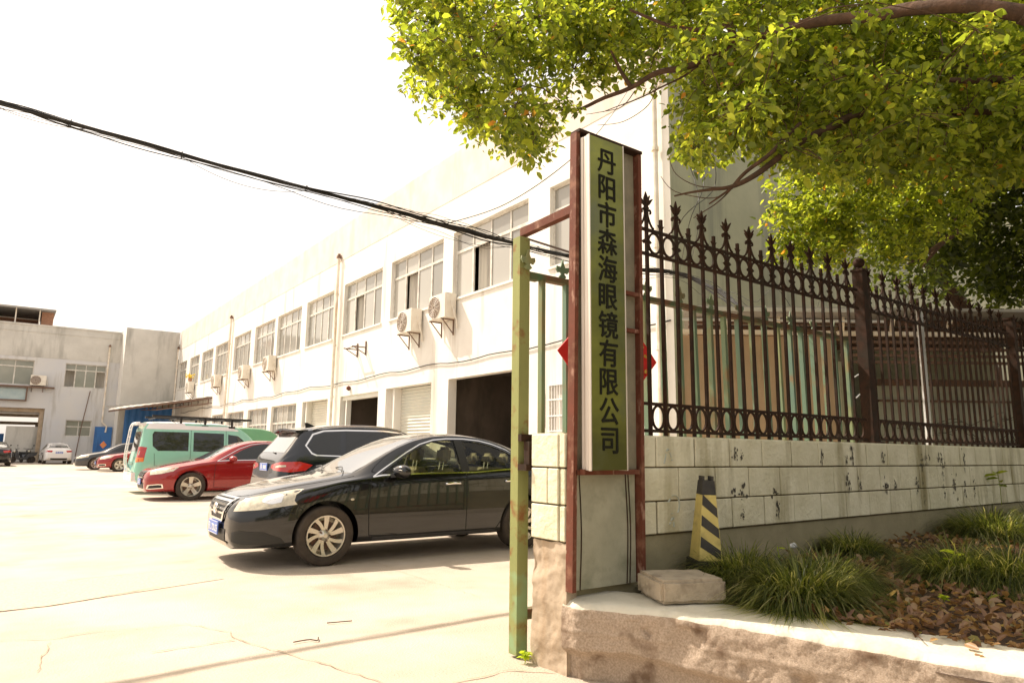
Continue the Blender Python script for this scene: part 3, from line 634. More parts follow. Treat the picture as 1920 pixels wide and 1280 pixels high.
fleur = [(0, .12), (.012, .085), (.02, .07), (.05, .075), (.055, .055), (.04, .035), (.02, .04), (.012, .03), (.03, .012), (.012, 0), (-.012, 0), (-.03, .012), (-.012, .03), (-.02, .04), (-.04, .035), (-.055, .055), (-.05, .075), (-.02, .07), (-.012, .085)]
fm = MB(); fm.prism(fleur, lambda u, v, d: (u, d, v), -.006, .006)
f0 = None
for x in [2.73, 3.08]+[3.55+.4*k for k in range(9)]:
    if f0 is None: f0 = obj('finial', fm, M['green2'], gg, loc=(x-2.72, 0, 2.49), local=True); f0.location.y = -.05; f0.scale = (1.1, 1, 1.2)
    else: o = f0.copy(); col.objects.link(o); o.location = (x-2.72, 0, 2.49)
b = MB(); b.box(2.668, 2.76, 3.545, 3.58, 1.335, 1.38); b.box(2.668, 2.76, 3.49, 3.58, 1.15, 1.19); b.box(2.69, 2.73, 3.49, 3.545, 1.19, 1.335); obj('hinge_bracket', b, M['iron'], gg)
tb = thing('gate_brace', 'rusty angled top beam joining the sign frame to the green gate post', 'beam', (2.74, 3.38, 2.7))
b = MB(); b.bar((2.735, 3.64, 2.765), (2.765, 3.12, 2.80), .055, .05); obj('beam', b, M['rust'], tb)
b = MB(); b.bar((2.735, 3.56, 2.70), (2.765, 3.12, 2.50), .014, .014); obj('stay_rod', b, M['iron'], tb)

# --- wrought iron fence
def RingMesh(rx, rz, w_, dpt, n=20):
    b = MB(); vv = []
    for j in range(n):
        a = 2*math.pi*j/n; c_, s_ = math.cos(a), math.sin(a)
        for (k, y) in ((0, -dpt), (0, dpt), (-w_, dpt), (-w_, -dpt)): vv.append(((rx+k)*c_, y, (rz+k)*s_))
    ff = []
    for j in range(n):
        for k in range(4): ff.append((4*j+k, 4*j+(k+1) % 4, 4*((j+1) % n)+(k+1) % 4, 4*((j+1) % n)+k))
    return b.add(vv, ff)
FXs = .157
ringU = RingMesh(.074, .084, .015, .007); ringL = RingMesh(.068, .090, .014, .007)
pick = MB(); pick.box(-.011, .011, -.011, .011, 1.386-1.385, 3.05-1.385)
pickS = MB(); pickS.box(-.011, .011, -.011, .011, .001, 3.0-1.385)
lf = [(0, 0), (.018, .0), (.022, .012), (.016, .024), (.034, .04), (.066, .088), (.040, .078), (.020, .058), (.020, .085), (0, .135)]
spear = lf+[(-x, z) for x, z in reversed(lf[1:-1])]
spm = MB(); spm.prism(spear, lambda u, v, d: (u, d, v), -.006, .006); spm.box(-.017, .017, -.015, .015, -.002, .012)
spm.prism([(x*.7, z) for x, z in spear], lambda u, v, d: (d, u, v+.0005), -.006, .006)
shl = [(0, 0), (.014, 0), (.034, .03), (.018, .024), (.011, .03)]; shm = MB(); shm.prism(shl+[(-x, z) for x, z in reversed(shl[1:])], lambda u, v, d: (u, d, v), -.006, .006)
scm = MB()
for s in (-1, 1):
    pts = resample([(s*.078, 0, -.11), (s*.055, 0, -.095), (s*.03, 0, -.055), (s*.015, 0, -.01), (s*.018, 0, .02), (s*.038, 0, .028), (s*.048, 0, .01), (s*.04, 0, 0)], 22)
    for a, b_ in zip(pts[:-1], pts[1:]): scm.bar(a, b_+(b_-a)*.25, .011, .013, (1, 0, 0))
arm = MB()
for s in (-1, 1): arm.bar((0, 0, 0), (s*.035, 0, 0), .007, .007); arm.prism([(s*.028, -.017), (s*.052, 0), (s*.028, .017)], lambda u, v, d: (u, d, v), -.005, .005)
protoF = {}
def fpart(key, nm, mb, par, loc, parloc=None):
    if key not in protoF: protoF[key] = obj(nm, mb, M['iron'], par, loc=loc, local=True); return protoF[key]
    o = protoF[key].copy(); col.objects.link(o); o.parent = par; o.location = loc; return o
FYc = 3.32
def fence(x0, n, xa, xb, label):
    t = thing('iron_fence', label, 'fence', (xa, FYc, WT), 'wrought iron fence sections on the block wall')
    for z in (2.885, 2.70, 1.605, 1.415):
        b = MB(); b.box(xa, xb, FYc-.009, FYc+.009, z-.002, z+.02); obj('rail', b, M['iron'], t)
    for k in range(n):
        x = x0+FXs*k-xa
        jx = random.uniform(-.003, .003); tall = (k % 2 == 0)
        p = fpart('pt' if tall else 'ps', 'picket', pick if tall else pickS, t, (x+jx, 0, 0))
        p.rotation_euler = (random.uniform(-.004, .004), random.uniform(-.004, .004), 0)
        if tall:
            f_ = fpart('sp', 'finial', spm, p, (0, 0, 3.05-1.385)); 
            f_.rotation_euler = (0, random.uniform(-.06, .06), random.uniform(-.25, .25))
            fpart('sc', 'scroll', scm, p, (0, 0, 3.02-1.385)); fpart('am', 'arrow_bar', arm, p, (0, 0, 2.80-1.385))
        else: fpart('sh', 'leaf_collar', shm, p, (0, 0, 2.925-1.385))
        if k < n-1 or xb-x-xa > .14:
            fpart('ru', 'ring', ringU, t, (x+FXs/2, 0, 2.802-1.385)); fpart('rl', 'ring', ringL, t, (x+FXs/2, 0, 1.519-1.385))
    return t
fence(3.64, 19, 3.33, 6.66, 'rusty wrought iron fence panel next to the signboard with spear finials and rings')
fence(6.9, 24, 6.83, 10.6, 'rusty wrought iron fence panel beyond the ball-topped post, in tree shade')
fence(10.86, 20, 10.79, 14.0, 'dark wrought iron fence panel at the far right edge beyond the plain end post')
def fpost(x, label, ball=True):
    t = thing('iron_post', label, 'fence post', (x, FYc, WT))
    b = MB(); b.box(x-.052, x+.052, FYc-.052, FYc+.052, WT, 3.09); b.box(x-.09, x+.09, FYc-.09, FYc+.09, WT+.001, WT+.02); b.box(x-.062, x+.062, FYc-.062, FYc+.062, 3.091, 3.115); obj('shaft', b, M['iron'], t)
    if ball:
        b = MB(); b.ico((x, FYc, 3.185), .056, 3); b.lathe([(.03, 3.12), (.045, 3.125), (.025, 3.14)], 12, T=lambda a, c_, h: (x+a, FYc+c_, h)); obj('ball', b, M['iron'], t, smooth=40)
fpost(6.74, 'brown square iron fence post with a round ball on top'); fpost(10.69, 'dark square iron fence post without a ball at the far right', False)
# leaves caught on the fence, red banner
rbn = thing('festival_banner', 'red diamond paper banner with gold print hung on the green gate behind the sign', 'banner', (3.55, 3.55, 1.4))
b = MB(); cx, cz, hh = 3.48, 1.96, .50
b.box(-1, 1, 0, .008, -1, 1, T=lambda u, y, v: (cx+(u+v)*hh/2, 3.555+y+.01*math.sin(u*3), cz+(v-u)*hh/2)); obj('cloth', b, M['red_cloth'], rbn)
obj('character', text_mesh('福', .5, None, 'c', lambda x, y, z: (cx+x, 3.553-z, cz+y), bold=.002, ext=.001), M['gold_ink'], rbn)
b = MB()
for _ in range(60):
    u, v = random.uniform(-.9, .9), random.uniform(-.9, .9)
    if max(abs(u), abs(v)) < .55: continue
    X_ = cx+(u+v)*hh/2; Z_ = cz+(v-u)*hh/2; n = 6; r = random.uniform(.008, .02)
    b.add([(X_+r*math.cos(a*6.28/n)*random.uniform(.4, 1.3), 3.5445-random.random()*.001, Z_+r*math.sin(a*6.28/n)*random.uniform(.4, 1.3)) for a in range(n)], [tuple(range(n))])
obj('gold_flecks', b, M['gold_ink'], rbn)

# ================================================================== PLANTING BED
opath = [(2.69, 3.17), (2.70, 3.06), (2.80, 2.92), (2.93, 2.70), (3.10, 2.19), (3.235, 1.67), (3.375, 1.13), (3.66, 0), (4.1, -1.6), (4.6, -3.6)]
CP = [Vector((x, y, 0)) for x, y in opath]
op = []
for a, b_ in zip(CP[:-1], CP[1:]):
    n = max(1, int((b_-a).length/.013));
    for i in range(n): op.append(a.lerp(b_, i/n))
op.append(CP[-1])
for _ in range(4): op = [op[0]]+[(op[i-1]+op[i]*2+op[i+1])/4 for i in range(1, len(op)-1)]+[op[-1]]
prof = []
_z = -.02
while _z < .405:
    o_ = -.055 if _z < .10 else (-.055+.055*(_z-.10)/.035 if _z < .135 else (.006*math.exp(-((_z-.27)/.012)**2)))
    if _z > .385: o_ -= (_z-.385)*.5
    prof.append((o_, _z, 0)); _z += .0125
NB_ = len(prof)
prof += [(-.03, .42, 1), (-.07, .425, 1), (-.13, .427, 1), (-.2, .43, 1), (-.28, .43, 1), (-.36, .432, 1), (-.44, .42, 1), (-.5, .38, 1)]
_old = [(-.03, -.02, 0), (-.03, .03, 0), (-.026, .06, 0), (-.024, .10, 0), (-.02, .125, 0), (.0, .14, 0), (.004, .17, 0), (.004, .2, 0), (.004, .23, 0), (.003, .26, 0), (0, .29, 0), (0, .32, 0), (0, .35, 0), (-.002, .375, 0), (-.006, .395, 0), (-.014, .41, 0), (-.03, .42, 1), (-.07, .425, 1), (-.13, .427, 1), (-.2, .43, 1), (-.28, .43, 1), (-.36, .432, 1), (-.44, .42, 1), (-.5, .38, 1)]
b = MB(); vv = []; n = len(op); k = len(prof)
for i, p in enumerate(op):
    t = (op[min(i+1, n-1)]-op[max(i-1, 0)]).normalized(); nr = Vector((t.y, -t.x, 0))   # travelling towards the camera the outside is to the ... left
    nr = -nr if nr.dot(Vector((-1, -.2, 0))) < 0 else nr
    s = i*.013
    ledge = .03*math.sin(s*1.3+.8)+.015*math.sin(s*5)+.012*mnoise.noise(Vector((s*9, 0, 0)))
    for (o_, z, m_) in prof:
        zz = z+(ledge*(1-abs(z-.13)/.1) if abs(z-.13) < .1 else 0)
        q = p+nr*o_; q.z = zz
        e = mnoise.fractal(q*7, 1, 2, 6)*.006+mnoise.fractal(q*45+Vector((7, 0, 0)), .8, 2, 4)*.0045
        for (hx, hy, hz_, hr, hd) in ((3.17, 1.95, .17, .07, .06), (3.10, 2.22, .2, .035, .035), (3.22, 1.78, .12, .05, .05), (2.93, 2.72, .3, .03, .02)):
            dd = (q-Vector((hx, hy, hz_))).length; dd += .03*mnoise.noise(q*25); e -= hd*max(0, 1-dd/hr)**.6 if dd < hr else 0
        cr = mnoise.noise(q*2.6+Vector((3.3, 9, 1))); e -= max(0, cr-.42)*.14*(1 if .05 < z < .36 else 0)
        if z > .41: q.z += e*.5-(.012*max(0, mnoise.noise(q*3)))
        else: q += nr*e
        if z > .36 and z < .43 and o_ > -.05: q += nr*mnoise.noise(q*14)*.012; q.z += mnoise.noise(q*11)*.010
        vv.append(q)
b.add(vv, [(i*k+j, i*k+j+1, (i+1)*k+j+1, (i+1)*k+j) for i in range(n-1) for j in range(k-1)], 0)
b.m = [1 if j >= NB_-1 else 0 for i in range(n-1) for j in range(k-1)]
b.add([vv[j] for j in range(k)], [tuple(range(k))], 0)
tag(obj('retaining_wall', b, [M['curb'], M['curb_top']], smooth=60), 'low eroded concrete retaining wall with a worn pale top along the planting bed', 'retaining wall')
# sidewalk slab at the foot
s = MB(); nx, ny = 100, 64; vv = []
for j in range(ny+1):
    for i in range(nx+1):
        x = 3.3+10.7*(i/nx)**1.3; y = -4+7.165*j/ny
        z = .40+.05*max(0, min(1, (y-1)/2))+.06*max(0, min(1, (x-4.2)/3))+mnoise.fractal(Vector((x, y, 0))*3, 1, 2, 4)*.02
        xin = 3.36+max(0, (1.2-y))*.25
        xx = x+max(0, (1.0-y))*.27
        if xx < 3.663-.255*y+.36: z = min(z, .36)
        vv.append((xx, y, z))
s.add(vv, [(j*(nx+1)+i, j*(nx+1)+i+1, (j+1)*(nx+1)+i+1, (j+1)*(nx+1)+i) for j in range(ny) for i in range(nx)])
tag(obj('soil', s, M['soil'], smooth=60), kind='structure')
def edge_x(y): return 3.663-.255*y
def bed_z(x, y): return .40+.05*max(0, min(1, (y-1)/2))+.06*max(0, min(1, (x-4.2)/3))+.012
def leaf_mesh(name, P_, Dr, Nm, Ln, Wd, mats, droop=.15, fold=.25):
    n = len(P_); Dr = Dr/np.linalg.norm(Dr, axis=1)[:, None]; S = np.cross(Dr, Nm); S /= (np.linalg.norm(S, axis=1)[:, None]+1e-9); U = np.cross(S, Dr)
    V = np.empty((n, 6, 3)); L = Ln[:, None]; w_ = Wd[:, None]
    V[:, 0] = P_; V[:, 3] = P_+Dr*L-U*L*droop
    V[:, 1] = P_+Dr*L*.3+S*w_*.5+U*w_*fold; V[:, 2] = P_+Dr*L*.68+S*w_*.42+U*(w_*fold-L*droop*.4)
    V[:, 5] = P_+Dr*L*.3-S*w_*.5+U*w_*fold; V[:, 4] = P_+Dr*L*.68-S*w_*.42+U*(w_*fold-L*droop*.4)
    me = bpy.data.meshes.new(name); me.vertices.add(n*6); me.vertices.foreach_set('co', V.ravel())
    idx = (np.arange(n)[:, None]*6+np.array([0, 1, 2, 3, 0, 3, 4, 5])[None]).ravel()
    me.loops.add(n*8); me.loops.foreach_set('vertex_index', idx.astype(np.int32)); me.polygons.add(n*2)
    me.polygons.foreach_set('loop_start', np.arange(0, n*8, 4, dtype=np.int32)); me.polygons.foreach_set('loop_total', np.full(n*2, 4, np.int32)) if hasattr(me.polygons[0], 'loop_total') and False else None
    me.update(calc_edges=True); me.validate(); return me
rng = np.random.default_rng(5)
# fallen leaves
nl = 7500; X_ = 3.5+rng.random(nl)**1.5*5.5; Y_ = -.2+rng.random(nl)*3.3; X_ += np.maximum(0, 1.0-Y_)*.25+np.where(rng.random(nl) < .02, -.12, 0)
keep = (~((X_ < 3.75) & (Y_ > 2.35)) | (rng.random(nl) < .15)) & ((X_ > 3.663-.255*Y_+.30+.05*rng.random(nl)) | (rng.random(nl) < .02)); X_, Y_ = X_[keep], Y_[keep]; nl = len(X_)
Z_ = np.array([bed_z(x, y) for x, y in zip(X_, Y_)])+rng.random(nl)*.03
a_ = rng.random(nl)*6.283; Dr = np.stack([np.cos(a_), np.sin(a_), rng.normal(0, .5, nl)], 1); Nn = np.stack([rng.normal(0, .7, nl), rng.normal(0, .5, nl), np.ones(nl)], 1)
me = leaf_mesh('leaves', np.stack([X_, Y_, Z_], 1), Dr, Nn, rng.uniform(.035, .075, nl), rng.uniform(.018, .04, nl), None, droop=-.18, fold=.4)
tag(obj('fallen_leaves', me, M['litter']), kind='stuff')
# twigs
for i, pts in enumerate([((880, 1149), (1020, 1155), (1100, 1168)), ((1295, 1178), (1380, 1185), (1440, 1202)), ((1580, 1192), (1640, 1190))]):
    q = [PZ(x if x > 1200 else x, y, .435) for x, y in (pts if i else [(1505, 1148), (1560, 1152), (1600, 1166)])] if i == 0 else None
tw = [[(1505, 1148), (1560, 1152), (1600, 1166)], [(1673, 1174), (1705, 1180), (1730, 1199)], [(1785, 1192), (1820, 1190)], [(1372, 1125), (1390, 1135)]]
for pts in tw:
    b = MB(); b.tube(resample([PZ(x, y, .447) for x, y in pts], 8), .0028, 5); tag(obj('twig', b, M['bark']), 'thin dry twig lying on the pale top of the retaining wall', 'twig', 'twigs on the wall top')
for pts in ([(550, 1203), (580, 1198), (595, 1200), (597, 1194)], [(613, 1167), (660, 1163)]):
    b = MB(); b.tube(resample([PZ(x, y, .012) for x, y in pts], 8), .004, 5); tag(obj('twig', b, M['bark']), 'small dry twig lying on the concrete yard', 'twig', 'twigs on the yard')
names = ['long thin dry twig on the wall top nearest the loose block', 'dry forked twig on the wall top in front of the leaf litter', 'short dry twig on the wall top at the right edge', 'tiny dry twig close behind the loose concrete block']
tws = [o for o in col.objects if o.name.startswith('twig')]
for o, n_ in zip(tws, names+['bent dark twig lying on the yard concrete', 'straight thin twig lying on the yard, farther from the camera']): o['label'] = n_
# loose concrete block
bm = bmesh.new(); bmesh.ops.create_cube(bm, size=1)
for v in bm.verts: v.co = Vector((v.co.x*.40, v.co.y*.36, v.co.z*.13))
bmesh.ops.bevel(bm, geom=bm.edges[:], offset=.018, segments=2, affect='EDGES')
bmesh.ops.subdivide_edges(bm, edges=bm.edges[:], cuts=9, use_grid_fill=True)
bm.normal_update()
for v in bm.verts: v.co += v.normal*(mnoise.fractal(v.co*14, 1, 2, 4)*.005)
me = bpy.data.meshes.new('b'); bm.to_mesh(me); bm.free()
o = obj('concrete_block', me, M['stone'], loc=(3.285, 2.79, .50), local=True, smooth=50); o.rotation_euler = (0, 0, rad(-24)); tag(o, 'loose chipped concrete block lying on the wall top beside the sign frame', 'concrete block')
# bollard
bo = thing('warning_bollard', 'yellow and black striped tapered rubber bollard leaning by the block wall', 'bollard', (3.79, 3.0, .46))
def fr4(z, a=.100, b_=.046): t = z/.66; r = a+(b_-a)*t; return r
def bcor(z, r=None, e=0):
    r = (fr4(z) if r is None else r)+e; return [(-r, -r, z), (r, -r, z), (r, r, z), (-r, r, z)]
def frust(z0, z1, r0=None, r1=None):
    b = MB(); b.add(bcor(z0, r0)+bcor(z1, r1), [(0, 1, 2, 3), (7, 6, 5, 4), (0, 1, 5, 4), (1, 2, 6, 5), (2, 3, 7, 6), (3, 0, 4, 7)]); return b
for nm, bb, m_ in (('base', frust(0, .13, .108, .106), 'rubber'), ('body', frust(.131, .56), 'yellow'), ('top', frust(.561, .655), 'rubber')):
    o = obj(nm, bb, M[m_], bo, loc=(0, 0, 0), local=True)
for s in (-1, 1):
    b = MB(); b.box(s*.036-.008, s*.036+.008, -.036, .036, .656, .685); obj('lug', b, M['rubber'], bo, loc=(0, 0, 0), local=True)
b = MB()
for z in (.50, .365, .225):
    r = lambda q: fr4(q)+.0015
    for (sx, sy) in ((0, -1), (0, 1)):
        f_ = lambda u, q: ((u*r(q)*.93 if sx == 0 else sx*r(q)), (u*r(q)*.93 if sy == 0 else sy*r(q)), q)
        u1 = 1 if sy <= 0 else -1
        za, zb = z+.03, z-.06
        b.add([f_(-1, za+.035), f_(1, zb+.035), f_(1, zb-.03), f_(-1, za-.035)], [(0, 1, 2, 3)])
obj('black_stripe', b, M['rubber'], bo, loc=(0, 0, 0), local=True)
bo.rotation_euler = (rad(2), rad(1.5), rad(-28)); bo.scale = (.88, .88, .97); bo.location.x -= .01
# grass clumps
def clump(name, cx, cy, R_, nb, L0, seed):
    r = np.random.default_rng(seed); vv = []; ff = []
    for i in range(nb):
        a = r.random()*6.283; rr = R_*math.sqrt(r.random())*.75; bx_, by_ = cx+rr*math.cos(a), cy+rr*math.sin(a); bz = bed_z(bx_, by_)-.01
        a2 = a+r.normal(0, .5); L = L0*r.uniform(.6, 1.15); reach = r.uniform(.5, .98)*(.45+.55*rr/R_/.75); hgt = math.sqrt(max(.1, 1-reach*reach))*1.15; w_ = r.uniform(.0022, .0040); g_ = r.uniform(.6, 1.35)
        dx, dy = math.cos(a2), math.sin(a2); o = len(vv); S_ = 5
        for k_ in range(S_+1):
            t = k_/S_; ww = w_*(1-t**2)+.0003
            h = L*(hgt*t-g_*t*t*(.4+reach)); d = L*reach*(t*1.1); 
            x, y, z = bx_+dx*d, by_+dy*d, max(bz+h, bz+.01)
            vv += [(x-dy*ww, y+dx*ww, z), (x+dy*ww, y-dx*ww, z)]
        ff += [(o+2*k_, o+2*k_+1, o+2*k_+3, o+2*k_+2) for k_ in range(S_)]
    b = MB(); b.add(vv, ff); me = bpy.data.meshes.new('c'); me.from_pydata(b.v, [], b.f); return me
GC = [((1395, 1090), .26, 1500, .34, 'dark green grass tuft behind the loose concrete block, beside the bollard'), ((1500, 1120), .24, 1700, .36, 'arching grass tuft nearest the wall top, in the middle of the bed'), ((1555, 1100), .2, 1500, .34, 'arching grass tuft with pale blades at the leaf-strewn gap'),
      ((1480, 1030), .2, 900, .3, 'sunlit grass tuft close to the block wall right of the bollard'), ((1800, 1085), .26, 1500, .36, 'grass tuft behind the yellow-green sprouts'), ((1900, 1095), .3, 1700, .4, 'large arching grass tuft at the right edge of the picture'),
      ((1870, 1020), .36, 1900, .4, 'broad grass tuft behind the right-edge tuft'), ((1760, 1000), .3, 1200, .34, 'grass tuft at the back of the bed near the block wall'), ((1640, 985), .2, 500, .24, 'short dark grass tuft under the block wall in the middle'), ((1880, 965), .5, 1700, .36, 'sunlit strip of grass along the foot of the block wall at right'), ((1990, 1000), .5, 1500, .4, 'grass tuft just entering the right edge')]
for i, ((x, y), R_, nb, L0, lb) in enumerate(GC):
    p = PZ(x, y, .46); yy = min(p.y, 3.0-R_*.35)
    me = clump('g', p.x, yy, R_*1.15, int(nb*1.8), L0*1.36, i+20); tag(obj('grass_tuft', me, M['grass']), lb, 'grass tuft', 'grass tufts in the planting bed')
# sprouts
def sprout(x, y, z, n, L, h, lb, cat='seedling', m_='sprout', nm='seedling'):
    t = thing(nm, lb, cat, (x, y, z)); b = MB(); b.tube([(0, 0, 0), (.01, 0, h*.5), (0, .01, h)], .003, 5); obj('stem', b, M[m_], t, loc=(0, 0, 0), local=True)
    a = rng.random(n)*6.28; P_ = np.stack([np.zeros(n), np.zeros(n), h*(.35+.65*rng.random(n))], 1); D_ = np.stack([np.cos(a), np.sin(a), rng.uniform(-.1, .5, n)], 1)
    me = leaf_mesh('l', P_, D_, np.tile([0, 0, 1.], (n, 1)), rng.uniform(.6, 1.1, n)*L, rng.uniform(.3, .5, n)*L, None); obj('leaves', me, M[m_], t, loc=(0, 0, 0), local=True)
for (x, y), n, L, h, lb in (((1795, 1085), 14, .09, .2, 'bright yellow-green seedling in front of the right grass tufts'), ((1865, 1085), 5, .11, .1, 'low seedling with broad green leaves at the right of the bed'), ((1462, 1075), 4, .08, .2, 'small pale green leaves poking out of the middle grass tuft'), ((1770, 1120), 30, .035, .03, 'low bright green weed patch among the fallen leaves')):
    p = PZ(x, y, .47); sprout(p.x, p.y, .45, n, L, h, lb)
p = PZ(968, 1240, 0); sprout(p.x+.02, p.y-.06, 0, 26, .05, .07, 'small bright weed growing at the foot of the green gate post', 'weed', 'sprout', 'weed')
sprout(9.0, 3.05, .75, 7, .16, .35, 'sparse dark plant leaning on the block wall at the far right', 'plant', 'leaf', 'wall_plant')
b = MB(); q = PZ(1488, 1005, .72); b.ico((q.x, min(q.y, 2.95), .66), .030, 1, sq=(1.5, .5, .7), jit=.55); tag(obj('plastic_scrap', b, M['steelw']), 'crumpled white plastic scrap caught on the grass', 'litter')

# ================================================================== CABLES
cb = thing('cable_bundle', 'thick sagging bundle of black overhead cables crossing above the yard', 'cable bundle', (3, 7.7, 4.3))
base = [(-9, 7.9, 5.6), (-4, 7.8, 4.88), (-1.5, 7.7, 4.56), (-.4, 7.7, 4.47), (.48, 7.7, 4.41), (1.79, 7.7, 4.35), (3.42, 7.7, 4.31), (4.6, 7.7, 4.28), (5.89, 7.7, 4.25), (7.2, 7.75, 4.28), (8.26, 7.8, 4.33), (9.0, 7.5, 4.30), (9.15, 6.9, 3.95), (9.1, 6.2, 3.45), (9.3, 5.6, 3.3)]
BP = resample(base, 110)
for s_ in range(17):
    ph = [random.uniform(0, 6.28) for _ in range(4)]; amp = random.uniform(.012, .075) if s_ < 13 else random.uniform(.07, .13)
    r_ = random.choice([.006, .008, .010, .013]) if s_ < 8 else random.choice([.003, .004, .006])
    pts = []
    for i, p in enumerate(BP):
        x = i/110*14; e = .35+.65*(.5+.5*math.sin(x*.9+1.1))
        spread = 1+max(0, (i-68)/24)*1.4
        pts.append(p+Vector((0, amp*e*math.cos(x*1.1+ph[0])*spread, amp*e*(.8*math.sin(x*1.3+ph[1])+.5*math.sin(x*2.9+ph[2])+.25*math.sin(x*7+ph[3]))*spread-(.05*e if s_ > 12 else 0))))
    b = MB(); b.tube(pts, r_, 6); obj('strand', b, M['cable'], cb, smooth=60)
for (i0, i1, sag) in ((36, 43, .14), (48, 62, .16), (22, 30, .07)):
    b = MB(); A, B = BP[i0], BP[i1]; b.tube([A.lerp(B, t/16)-Vector((0, 0, sag*4*t/16*(1-t/16)+.02)) for t in range(17)], .003, 5); obj('strand', b, M['cable'], cb)
for i in range(8, 90, 7):
    p = BP[i]; b = MB(); b.tube([p+Vector((-.01, .035*math.cos(a*.7), .035*math.sin(a*.7))) for a in range(10)], .005, 5); obj('tie', b, M['cable'], cb)
b = MB(); A = Vector(BP[54]); B = P3(1075, 295, 8.6); C_ = Vector((FX, 10.4, 9.7)); b.tube(resample([A, A.lerp(B, .5)-Vector((0, 0, .16)), B, B.lerp(C_, .5)-Vector((0, 0, .1)), C_], 40), .006, 5)
tag(obj('service_wire', b, M['cable']), 'single thin wire rising from the cable bundle to the factory wall behind the sign', 'wire')
for k_ in range(3):
    b = MB(); b.tube(resample([P3(1260+35*k_, 255, 7.6), P3(1300+20*k_, 330+10*k_, 7.4), P3(1310-18*k_, 420, 7.2), (9.1-.2*k_, 7.4, 4.3)], 24), .004, 5)
    tag(obj('hanging_wire', b, M['cable']), ['leftmost of the thin wires hanging behind the fence spears', 'middle one of the thin wires hanging behind the fence spears', 'rightmost of the thin wires hanging behind the fence spears'][k_], 'wire', 'wires hanging behind the fence')

# ================================================================== SHED BEHIND THE FENCE
cA, sA = math.cos(AZ), math.sin(AZ)
def TS(u, w_, z): return (sA*w_+cA*u, cA*w_-sA*u, z)
sh = thing('lean_to_shed', 'low lean-to shed with a pale roof edge and dark steel purlins behind the iron fence', 'shed', TS(4.5, 10.5, 0))
def sb(nm, m_, *bx_):
    b = MB()
    for q in bx_: b.box(*q, T=TS)
    return obj(nm, b, M[m_], sh)
b = MB(); b.prism([(2.37, 9.25), (9, 9.25), (9, 13), (3.36, 13)], lambda u, v, d: TS(u, v, d), 3.26, 3.30); obj('roof', b, M['roof'], sh); sb('roof_edge', 'steelw', (2.35, 5.2, 9.2, 9.245, 3.22, 3.27))
sb('beam', 'pvc', (2.35, 9, 9.5, 9.58, 2.95, 3.01)); sb('beam', 'steelw', (2.35, 5.2, 9.3, 9.36, 3.10, 3.13))
for u in (3.0, 3.7, 4.6, 5.3, 6.1): b = MB(); b.bar(TS(u, 9.3, 3.15), TS(u+.08, 9.5, 3.02), .05, .05); obj('bracket', b, M['pvc'], sh)
sb('purlin', 'dark_metal', *[(.2545*w_+.1, 9, w_, w_+.06, 3.17, 3.25) for w_ in (9.9, 10.5, 11.1, 11.7, 12.3)], *[(4.75, 9, 9.62+.05*i, 9.66+.05*i, 2.86-.09*i, 2.9-.09*i) for i in range(4)])
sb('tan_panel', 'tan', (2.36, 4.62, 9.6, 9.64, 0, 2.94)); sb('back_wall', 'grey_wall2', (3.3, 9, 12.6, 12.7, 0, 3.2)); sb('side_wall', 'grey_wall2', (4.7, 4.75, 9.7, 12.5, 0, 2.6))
sb('low_wall', 'low_wall', (5.7, 9.5, 10.6, 10.7, 0, 2.35)); sb('ledge', 'dark_metal', (5.7, 9.5, 10.55, 10.6, 2.35, 2.45), (5.7, 9.5, 10.55, 10.6, 2.1, 2.13))
b = MB(); b.bar((9.0, 3.75, 0), (8.98, 3.72, 3.1), .07, .05, (1, 0, 0)); tag(obj('steel_pole', b, M['steelw']), 'pale square steel pole standing behind the second iron fence panel', 'pole')
vi = MB()
for k_ in range(16):
    p0 = Vector(TS(5.8+random.random()*2.5, 10.4, random.uniform(1.6, 2.0))); pts = [p0]
    for q in range(6): pts.append(pts[-1]+Vector((random.uniform(0, .3), random.uniform(-.2, .05), random.uniform(-.12, .12))))
    vi.tube(resample(pts, 18), .005, 4)
tag(obj('wire_tangle', vi, M['cable']), 'tangle of thin dark wires in front of the low grey-green wall', 'wires')
b = MB()
for zz, q in ((0, .0), (1, .25)): b.tube(resample([(7.25, 3.7, 2.1-q*.9), (7.45, 3.72, 2.14-q*.8), (7.7, 3.74, 2.0-q*.5), (7.82, 3.75, 1.9-q*.2)], 12), .008, 5)
tag(obj('bent_wire', b, M['steelw']), 'bent pale wire loop hooked behind the second iron fence panel', 'wire')

# ================================================================== TREES
def pip(x, y, poly):
    ins = False; j = len(poly)-1
    for i in range(len(poly)):
        if (poly[i][1] > y) != (poly[j][1] > y) and x < (poly[j][0]-poly[i][0])*(y-poly[i][1])/(poly[j][1]-poly[i][1])+poly[i][0]: ins = not ins
        j = i
    return ins
def crown(centres, rads, counts, lsize, seed, spread=.06):
    r = np.random.default_rng(seed); Ps = []; 
    for c_, R_, n in zip(centres, rads, counts):
        nt_ = max(3, n//7); d = r.normal(size=(nt_, 3)); d /= np.linalg.norm(d, axis=1)[:, None]; q = np.array(c_)+d*(R_*r.random(nt_)[:, None]**.45)*np.array([1, 1, .8])
        Ps.append((q[:, None, :]+r.normal(0, spread, (nt_, 7, 3))+np.array([0, 0, -spread*.5])).reshape(-1, 3))
    P_ = np.concatenate(Ps); n = len(P_); a = r.random(n)*6.283
    D_ = np.stack([np.cos(a), np.sin(a), r.normal(-.55, .5, n)], 1); Nn = np.stack([r.normal(0, .6, n), r.normal(0, .6, n), np.ones(n)], 1)
    L = np.clip(r.normal(.95, .28, n), .4, 1.7)*lsize
    return leaf_mesh('crown', P_, D_, Nn, L, L*r.uniform(.45, .6, n), None, droop=.12, fold=.12), n
